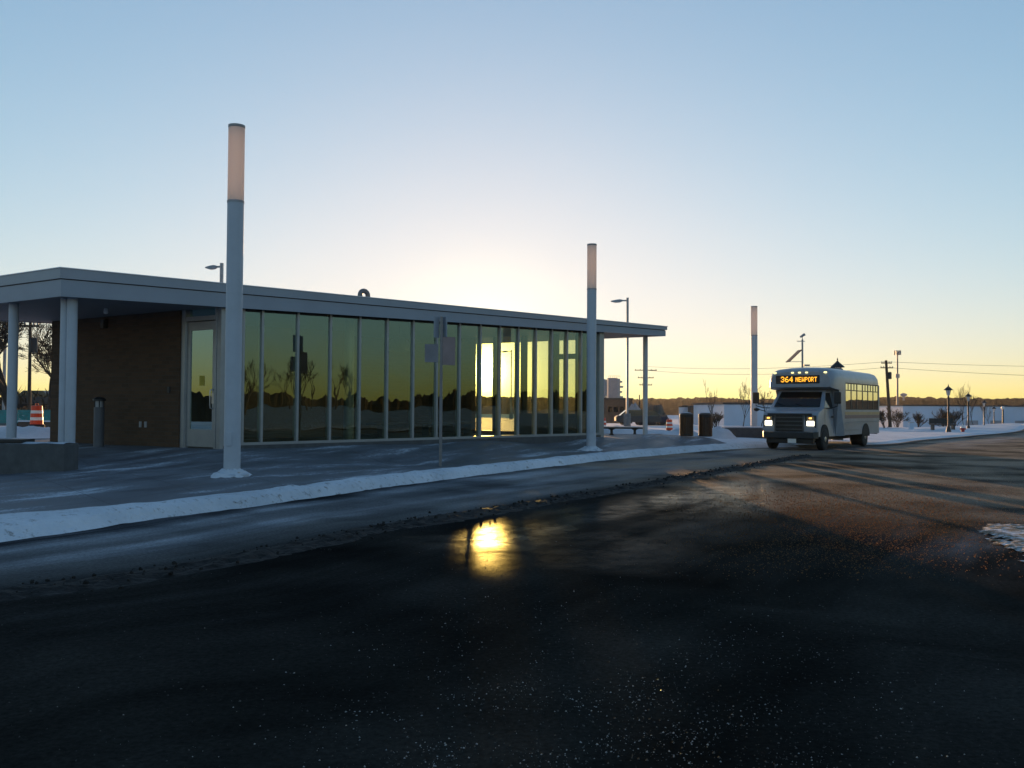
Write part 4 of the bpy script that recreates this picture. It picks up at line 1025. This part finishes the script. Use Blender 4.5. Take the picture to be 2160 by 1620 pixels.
for px, pt_, pb, Y, lb in ((2001, 811, 917, 61, 'black lantern lamp, the largest of the row on the right'), (2043, 827, 912, 77, 'black lantern lamp second nearest in the row right of the tallest'),
                          (2076, 842, 911, 94, 'small black lantern lamp with a glinting head, in front of the dark treeline'), (2097, 856, 911, 112, 'thin distant black lantern lamp left of the white-capped post'),
                          (1767, 756, 925, 40, 'black lantern lamp whose roof shows just above the minibus roof')):
    p = at(px, pb, Y); orn_lamp(p, at(px, pt_, Y).z-p.z, lb)
p = at(2116, 913, 100); h = at(2116, 857, 100).z-p.z
t = thing('bollard_post', 'dark post with a bright white cap at the far right', 'post', tuple(p))
MB().lathe(tuple(p), [(.13, -.3), (.13, .1), (.085, .15), (.075, h*.90)], 12).build('post', 'dark_metal', t, True); MB().lathe(tuple(p), [(.16, h*.90), (.19, h*.93), (.17, h*.98), (.05, h)], 12).build('cap', 'reflect_white', t, True)
p = at(2031, 913.5, 60); t = thing('fire_hydrant', 'small red fire hydrant with white bonnet in the snow right of the largest lantern lamp', 'hydrant', tuple(p))
MB().lathe(tuple(p), [(.16, -.2), (.16, .04), (.11, .06), (.11, .34)], 12).build('barrel', 'red_paint', t, True); MB().lathe(tuple(p), [(.13, .34), (.13, .38), (.10, .46), (.03, .52), (.03, .56), (.005, .57)], 12).build('bonnet', 'reflect_white', t, True)
MB().cyl((p.x-.19, p.y, p.z+.27), (p.x+.19, p.y, p.z+.27), .05, n=8).build('nozzle', 'red_paint', t, True)
p = at(1992, 907, 66); t = thing('park_bench', 'dark bench behind the largest lantern lamp', 'bench', tuple(p))
MB().box(p.x-1.0, p.x+.8, p.y-.22, p.y+.22, p.z+.36, p.z+.42).build('seat', 'bin_wood', t); MB().box(p.x-1.0, p.x+.8, p.y+.22, p.y+.27, p.z+.45, p.z+.85).build('backrest', 'dark_metal', t)
for dx in (-.85, .65): MB().box(p.x+dx-.04, p.x+dx+.04, p.y-.2, p.y+.25, p.z-.2, p.z+.36).build('leg', 'dark_metal', t)
p = at(1922, 906, 75); t = thing('utility_box', 'small pale utility cabinet in the snow before the shrubs', 'cabinet', tuple(p))
MB().box(p.x-.16, p.x+.16, p.y-.16, p.y+.16, p.z-.2, p.z+.55).build('cabinet', 'pale_siding', t, bevel=.02); MB().box(p.x-.18, p.x+.18, p.y-.18, p.y+.18, p.z+.552, p.z+.60).build('lid', 'grey_metal', t)

# ------------------------------------------------------------------ masts, poles, wires
p = at(1693, 930, 45); t = thing('weather_mast', 'slim instrument mast with tilted solar panel rising behind the minibus', 'mast', tuple(p))
z = lambda py: at(1693, py, 45).z
MB().cyl((p.x, p.y, p.z-.2), (p.x, p.y, z(716)), .055, .045, 10).build('mast', 'grey_metal', t, True)
MB().box(p.x-.28, p.x+.12, p.y-.02, p.y+.02, z(720.5), z(719)).build('cross_arm', 'grey_metal', t); MB().cyl((p.x, p.y, z(719)), (p.x, p.y, z(709)), .018, n=6).build('antenna', 'dark_metal', t)
MB().tube([(p.x-.10, p.y, z(711)), (p.x+.12, p.y, z(705))], [.05, .07], 8).build('camera', 'grey_metal', t, True)
a, c = at(1662, 764, 44.5), at(1688, 739, 44.5)
sp_ = MB(); d = Vector((c.x-a.x, 0, c.z-a.z)).normalized(); nn = Vector((-d.z, 0, d.x))*.035
for_q = [a, c]; yh = .32
sp_.hexa([(a.x, a.y-yh, a.z), (c.x, a.y-yh, c.z), (c.x, a.y+yh, c.z), (a.x, a.y+yh, a.z), (a.x+nn.x, a.y-yh, a.z+nn.z), (c.x+nn.x, a.y-yh, c.z+nn.z), (c.x+nn.x, a.y+yh, c.z+nn.z), (a.x+nn.x, a.y+yh, a.z+nn.z)])
sp_.build('solar_panel', 'panel_blue', t)
MB().tube([(p.x, p.y, z(739)), (c.x, p.y, c.z)], .02, 6).build('bracket', 'grey_metal', t); MB().tube([(p.x, p.y, z(763)), (a.x+.1, p.y, a.z+.05)], .015, 6).build('bracket', 'grey_metal', t)
MB().box(p.x+.06, p.x+.34, p.y-.1, p.y+.1, z(772), z(769)).build('equipment_box', 'grey_metal', t)

WIRE = []
def util_pole(pxb, pyb, pxt, pyt, Y, lb, arms, trans=None, r=.15, m='wood_pole'):
    b_, t_ = at(pxb, pyb, Y), at(pxt, pyt, Y)
    t = thing('utility_pole', lb, 'utility pole', tuple(b_))
    MB().tube([b_-Vector((0, 0, 1)), b_, t_], [r, r, r*.68], 10).build('pole', m, t, True)
    for py, hw in arms:
        f = (b_.z-at(pxb, py, Y).z)/(b_.z-t_.z); c = b_.lerp(t_, f)
        ar = MB().box(c.x-hw, c.x+hw, c.y-.18, c.y-.06, c.z-.07, c.z+.07).build('crossarm', m, t)
        ins = MB()
        for x in (-hw*.92, -hw*.5, hw*.5, hw*.92): ins.lathe((c.x+x, c.y-.12, c.z+.07), [(.03, 0), (.07, .05), (.06, .14), (.02, .2)], 8)
        ins.build('insulator', 'grey_metal', ar)
        WIRE.append((c.x, c.y-.12, c.z+.25))
    if trans:
        c = at(trans[0], trans[1], Y); MB().lathe((c.x, c.y, c.z), [(.02, -.55), (.25, -.5), (.25, .4), (.2, .5), (.02, .52)], 12).build('transformer', 'dark_metal', t, True)
        MB().tube([(c.x, c.y, c.z), (b_.lerp(t_, (c.z-b_.z)/(t_.z-b_.z)).x, b_.y, c.z)], .05, 6).build('bracket', 'dark_metal', t)
    return t
util_pole(1878, 907, 1869, 760, 130, 'dark leaning utility pole with transformer right of the minibus', [(766, .75), (776, .9)], (1877, 792), .26)
util_pole(1362, 893, 1362, 767, 170, 'distant utility pole with several crossarms behind the right canopy column', [(781, 2.1), (797, 1.5), (812, 1.2)], None, .22)
util_pole(61, 905, 64, 678, 62, 'dark utility pole with crossarm and transformer seen under the canopy at the left', [(688, .62)], (71, 728), .13)
util_pole(1349, 890, 1349, 833, 140, 'thin dark pole left of the right canopy column', [], None, .12)
def wire(p0, p1, sag, lb, r=.022):
    p0, p1 = Vector(p0), Vector(p1); pts = []
    for k in range(25):
        t = k/24; p = p0.lerp(p1, t); p.z -= sag*4*t*(1-t); pts.append(p)
    o = MB().tube(pts, r, 5).build('overhead_wire', 'dark_metal'); tag(o, lb, 'wire', 'overhead wires')
pR = at(1869, 763, 130); pR2 = at(1870, 775, 130)
wire(pR, at(2500, 772, 150), .4, 'upper wire running right from the leaning utility pole'); wire(pR2, at(2500, 801, 110), .3, 'lower wire running right from the leaning utility pole')
pL = at(1362, 781, 170); wire(at(1362, 773, 170), pR, .7, 'upper wire between the two utility poles on the right'); wire(pL, pR2, .9, 'lower wire between the two utility poles on the right')

b_ = at(1893, 872, 560); tp = at(1893, 742, 560)
t = thing('cell_tower', 'tall thin cell tower with antenna cluster at its top, beyond the warehouse', 'tower', tuple(b_))
MB().tube([b_-Vector((0, 0, 6)), tp], [.75, .42], 10).build('mast', 'galvanised', t, True)
def cluster(py, w_, hh_):
    c = at(1893, py, 560); mb = MB()
    for k in range(9):
        a = k*2*PI/9; x, y = c.x+w_*math.cos(a), c.y+w_*math.sin(a); mb.obox((x, y), (-math.sin(a), math.cos(a)), .42, .22, c.z-hh_, c.z+hh_); mb.tube([(c.x, c.y, c.z), (x, y, c.z)], .09, 5)
    mb.build('antenna', 'grey_metal', t)
cluster(744, 1.9, 1.35); cluster(793, 1.0, 1.2)
b_ = at(1906, 862, 900); tp = at(1906, 829, 900); t = thing('water_tower', 'tiny water tower on the horizon right of the cell tower', 'tower', tuple(b_))
MB().tube([b_, tp], .9, 8).build('stem', 'silo_concrete', t, True); MB().lathe(tuple(tp), [(.3, -4.5), (2.6, -3.2), (3.4, -1.9), (2.8, -.8), (.4, 0)], 14).build('tank', 'silo_concrete', t, True)

# ------------------------------------------------------------------ buildings far off
def block(name, lb, cat, px0, px1, ptop, pbase, Y, depth, m, roofm, extra=0):
    a, c = at(px0, pbase, Y), at(px1, pbase, Y); zt_ = at((px0+px1)/2, ptop, Y).z; zb = min(a.z, c.z)
    t = thing(name, lb, cat, ((a.x+c.x)/2, Y, zb)); MB().box(a.x, c.x, Y, Y+depth, zb-1.5, zt_-.15*extra).build('wall', m, t)
    MB().box(a.x-.15, c.x+.15, Y-.15, Y+depth+.15, zt_-.15*extra+.003, zt_+.12).build('roof', roofm, t); return t, a, c, zb, zt_
t, a, c, zb, z1 = block('brick_building', 'flat-roofed brown building below the silos, beyond the canopy end', 'building', 1271, 1334, 841, 884, 150, 8, 'brown_siding', 'roofing', 1)
for k in range(4):
    x = a.x+.9+k*(c.x-a.x-1.8)/3.2; MB().box(x, x+.7, 149.95, 150.02, zb+1.2, zb+2.1).build('window', 'dark_glass', t)
a, b_ = at(1283, 850, 230), at(1310, 850, 230); z1 = at(1295, 797, 230).z
t = thing('silo_tower', 'square concrete batching tower rising behind the brown building', 'silo', ((a.x+b_.x)/2, 230, -4))
MB().box(a.x, a.x+(b_.x-a.x)*.72, 230, 233, -5, z1).build('tower', 'silo_concrete', t)
MB().box(a.x+(b_.x-a.x)*.72+.003, b_.x-.2, 230.3, 232.5, -5, z1-.2).build('stair_tower', 'grey_metal', t)
mb = MB(); xx = b_.x-.2
for k in range(6): mb.box(xx, xx+.55+.25*(k % 2), 230.4, 231.8, z1-1.3*k-1.2, z1-1.3*k-.75); 
mb.build('platform', 'grey_metal', t)
mb = MB()
for k in range(7): x = a.x+.1+k*(b_.x-a.x-.4)/6; mb.box(x-.05, x+.05, 230, 230.1, z1, z1+.55)
mb.box(a.x+.05, a.x+(b_.x-a.x)-.25, 230.02, 230.08, z1+.45, z1+.53); mb.build('railing', 'grey_metal', t)
p = at(1273, 850, 225); z1 = at(1273, 801, 225).z; z0 = at(1273, 829, 225).z; zc_ = at(1273, 843, 225).z
t = thing('cement_silo', 'cone-bottomed cement silo beside the batching tower', 'silo', (p.x, 225, -4))
MB().lathe((p.x, 225, 0), [(.3, z1+.15), (.85, z1), (.95, z1-.2), (.95, z0), (.25, zc_)], 16).build('tank', 'silo_concrete', t, True)
for dx, dy in ((-.8, -.6), (.8, -.6), (.8, .6), (-.8, .6)): MB().cyl((p.x+dx, 225+dy, -6), (p.x+dx, 225+dy, z0), .09, n=6).build('leg', 'grey_metal', t)
block('low_shed', 'low brown shed roof behind the litter bins', 'building', 1456, 1500, 857, 876, 150, 6, 'brown_siding', 'roofing', 1)
block('small_shed', 'tiny pale shed beside the low brown shed', 'building', 1441, 1454, 859, 874, 152, 4, 'pale_siding', 'roofing', 0)
block('white_warehouse', 'pale blue-white warehouse wall left of the light column by the minibus', 'warehouse', 1527, 1640, 851, 905, 120, 20, 'pale_siding', 'roofing', 1)
t, a, c, zb, z1 = block('long_warehouse', 'long low pale warehouse stretching to the right edge', 'warehouse', 1905, 2420, 856.5, 912, 190, 30, 'pale_siding', 'roofing', 1)
for k in range(9):
    x = a.x+8+k*5.2; MB().box(x, x+2.6, 189.93, 190.02, zb-.5, zb+2.6).build('dock_door', 'silo_concrete', t)
def mound_thing(name, lb, cat, px, pb, Y, rx, ry, h, m, sd_):
    p = at(px, pb, Y); t = mound(p, rx, ry, h, sd_, rough=.5); o = t.build(name, m, None, True); tag(o, lb, cat)
mound_thing('dirt_heap', 'grey snow-dusted spoil heap right of the canopy column', 'heap', 1384, 897, 105, 2.3, 2, 2.3, 'dirt', 4)
mound_thing('gravel_heap', 'pale conical gravel heap beside the brown building', 'heap', 1338, 880, 140, 1.9, 2, 1.9, 'silo_concrete', 6)
def car(px, pb, Y, lb, m, ln=4.2):
    p = at(px, pb, Y); t = thing('parked_car', lb, 'car', tuple(p)); x, y, z = p
    def rg(xx, hw, z0, z1): return [(x+xx, y-hw, z+z0), (x+xx, y+hw, z+z0), (x+xx, y+hw*.96, z+z1), (x+xx, y-hw*.96, z+z1)]
    k = ln/4.2
    MB().loft([rg(-2.1*k, .7, .4, .75), rg(-1.9*k, .85, .3, .9), rg(1.9*k, .85, .3, .88), rg(2.1*k, .7, .4, .7)]).build('body', m, t)
    MB().loft([rg(-1.7*k, .75, .9, .92), rg(-1.1*k, .68, .9, 1.42), rg(.5*k, .68, .9, 1.42), rg(1.1*k, .75, .9, .92)]).build('cabin', 'dark_glass', t)
    for xx in (-1.3*k, 1.3*k):
        for yy in (-.72, .72): MB().cyl((x+xx, y+yy-.11, z+.31), (x+xx, y+yy+.11, z+.31), .31, n=14).build('wheel', 'black_rubber', t)
car(1345, 897, 84, 'dark parked car glimpsed between the lamp pole and right canopy column', 'bus_dark'); car(1371, 897, 88, 'small dark parked car just right of the right canopy column', 'panel_blue', 3.4)
car(85, 860, 75, 'dark parked car in shadow under the bare tree at the left', 'bus_dark')

# teal mesh fence and wooden barrier at the left
a, c = at(-60, 893, 44), at(112, 889, 47)
t = thing('mesh_fence', 'teal construction mesh fence seen under the canopy at the left', 'fence', tuple(a))
mb = MB(); mb.open = True; zt_ = at(50, 866, 45).z; n = 60
mb.grid([[(a.x+(c.x-a.x)*k/n, a.y+(c.y-a.y)*k/n, z_) for k in range(n+1)] for z_ in (a.z, a.z+.3)])
mb2 = MB()
for k in range(n*2):
    x, y = a.x+(c.x-a.x)*k/(2*n), a.y+(c.y-a.y)*k/(2*n); mb2.tube([(x, y, a.z), (x+.01, y, zt_)], .013, 4)
for k in range(9):
    z_ = a.z+(zt_-a.z)*k/8; mb2.tube([(a.x, a.y, z_), (c.x, c.y, z_+.02)], .014, 4)
mb2.build('netting', 'teal_mesh', t)
for k in range(5): x, y = a.x+(c.x-a.x)*k/4, a.y+(c.y-a.y)*k/4+.05; MB().cyl((x, y, a.z-.3), (x, y, zt_+.15), .035, n=6).build('post', 'galvanised', t)
a, c = at(38, 903, 40), at(115, 902, 40); t = thing('timber_wall', 'low dark timber wall behind the left traffic drum', 'wall', tuple(a)); zt_ = at(80, 890, 40).z
MB().box(a.x, c.x, 40, 40.25, a.z-.3, zt_).build('boards', 'brown_siding', t); MB().box(a.x, c.x, 39.95, 40.3, zt_+.002, zt_+.06).build('snow_cover', 'clean_snow', t)

# ------------------------------------------------------------------ bare trees and shrubs
NK = [(3, 4), (3, 5)]
def branch(mb, tw, p, d, ln, r, lvl, rnd, maxl, spread, up=.12, minr=.004):
    segs = 4; path = [p.copy()]; rad = [r]; q = p.copy(); dd = d.copy()
    for k in range(segs):
        dd = (dd+Vector((rnd.gauss(0, .13), rnd.gauss(0, .13), rnd.gauss(0, .08)+up*.3))).normalized()
        q = q+dd*(ln/segs); path.append(q.copy()); rad.append(max(minr, r*(1-.55*(k+1)/segs)))
    (mb if lvl <= 1 else tw).tube(path, rad, 7 if lvl == 0 else (5 if lvl < 3 else 3), cap=False)
    if lvl >= maxl: return
    for k in range(rnd.randint(*NK[0]) if lvl < 2 else rnd.randint(*NK[1])):
        t = rnd.uniform(.35, 1.0) if lvl else rnd.uniform(.45, 1.0); i = min(segs-1, int(t*segs)); o = path[i].lerp(path[i+1], t*segs-i)
        ax = Vector((rnd.gauss(0, 1), rnd.gauss(0, 1), rnd.gauss(0, .5))); ax = (ax-dd*ax.dot(dd)).normalized()
        nd = (dd*math.cos(spread)+ax*math.sin(spread)*rnd.uniform(.7, 1.2)); nd.z += up; nd.normalize()
        branch(mb, tw, o, nd, ln*rnd.uniform(.52, .74), max(minr, rad[i]*.62), lvl+1, rnd, maxl, spread, up, minr)
def tree(p, h, seed, lb, maxl=4, r=None, lean=(0, 0), spread=.6, name='bare_tree', cat='tree', up=.12, minr=.006, group=None, stems=1):
    rnd = random.Random(seed); t = thing(name, lb, cat, tuple(p), group=group); mb = MB(); tw = MB(); mb.open = tw.open = True
    for k in range(stems):
        d = Vector((lean[0]+(rnd.gauss(0, .35) if stems > 1 else 0), lean[1]+(rnd.gauss(0, .3) if stems > 1 else 0), 1)).normalized()
        branch(mb, tw, Vector(p)-Vector((0, 0, .2)), d, h*.46, r or h*.02, 0, rnd, maxl, spread, up, minr)
    mb.build('trunk' if stems == 1 else 'stems', 'bark', t, True); tw.build('crown', 'twig', t)
NK = [(4, 5), (4, 5)]
tree(at(30, 893, 48), 7.3, 5, 'big dark bare tree leaning right, seen under the canopy at the left', 5, .30, (.12, 0), .62, minr=.012)
tree(at(-25, 890, 58), 8.1, 12, 'tall bare tree whose twigs show above the roof at the left edge', 5, .3, (.02, 0), .5, minr=.014)
tree(at(100, 888, 66), 8.2, 21, 'fine-twigged bare tree in the gap left of the brick wall', 5, .2, (-.05, 0), .7, minr=.014)
NK = [(3, 5), (2, 3)]
for k, (px, pb, pt_, Y, lb) in enumerate(((1504, 905, 803, 58, 'slender bare sapling behind the litter bins'), (1567, 905, 806, 62, 'thin bare sapling before the pale warehouse wall'),
                                         (1606, 900, 806, 70, 'bare sapling behind the light column beside the minibus'), (2034, 908, 806, 95, 'tall bare sapling between the two largest lantern lamps'),
                                         (2056, 908, 812, 100, 'bare sapling just right of the second lantern lamp'), (2090, 908, 838, 120, 'short bare sapling among the distant lantern lamps'))):
    p = at(px, pb, Y); tree(p, (at(px, pt_, Y).z-p.z)*1.02, 30+k, lb, 4, .04, (0, 0), .42, up=.30, minr=.007, group='young bare street trees')
NK = [(3, 4), (3, 4)]
for k, (px, pb, pt_, Y, lb) in enumerate(((1868, 905, 862, 88, 'bare shrub at the foot of the leaning utility pole'), (1893, 906, 860, 92, 'bare shrub below the cell tower'), (1935, 907, 868, 90, 'bare shrub left of the largest lantern lamp'),
                                         (1996, 908, 862, 92, 'dense dark shrub behind the largest lantern lamp'), (2014, 908, 866, 90, 'bare shrub right behind the largest lantern lamp'), (1510, 903, 866, 75, 'brown shrub at the end of the low seat wall'))):
    p = at(px, pb, Y); h = at(px, pt_, Y).z-p.z
    tree(p, h*1.25, 50+k, lb, 3, .035, (0, 0), .55, 'bare_shrub', 'shrub', up=.15, minr=.014, group='bare shrubs before the warehouse' if k < 5 else None, stems=7 if k != 3 else 11)
NK = [(3, 4), (3, 4)]
# woods across the road behind the photographer (mirrored in the glass)
rnd = random.Random(5); mb = MB(); mb.open = True
for k in range(34):
    a = 1.72+.62*k/25+rnd.uniform(-.02, .02) if k < 26 else -1.9+.45*(k-26)/7; R_ = rnd.uniform(42, 85)
    p = Vector((R_*math.sin(a), R_*math.cos(a), .3)); h = rnd.uniform(4, 8.5)
    branch(mb, mb, p, Vector((rnd.gauss(0, .08), rnd.gauss(0, .08), 1)).normalized(), h*.46, .12, 0, rnd, 4, .55, .2, .012)
tag(mb.build('woods', 'bark', None, True), kind='stuff')
# dark thicket closing the view at the left
rnd = random.Random(77); mb = MB(); mb.open = True
for k in range(1500):
    px = rnd.uniform(-120, 125); Y = rnd.uniform(70, 95); p = at(px, 893, Y); hmax = 2.6+1.7*mnoise.noise((px*.03, 0, 1)); zz = p.z+rnd.random()**1.4*hmax; ln = rnd.uniform(.3, 1.0)
    d = Vector((rnd.gauss(0, .6), rnd.gauss(0, .4), rnd.uniform(.2, 1))).normalized()*ln; s = Vector((-d.z, 0, d.x)).normalized()*rnd.uniform(.03, .10); q = Vector((p.x, p.y, zz))
    mb.add([q-s, q+s, q+d], [(0, 1, 2)])
tag(mb.build('thicket', 'near_wood'), kind='stuff')
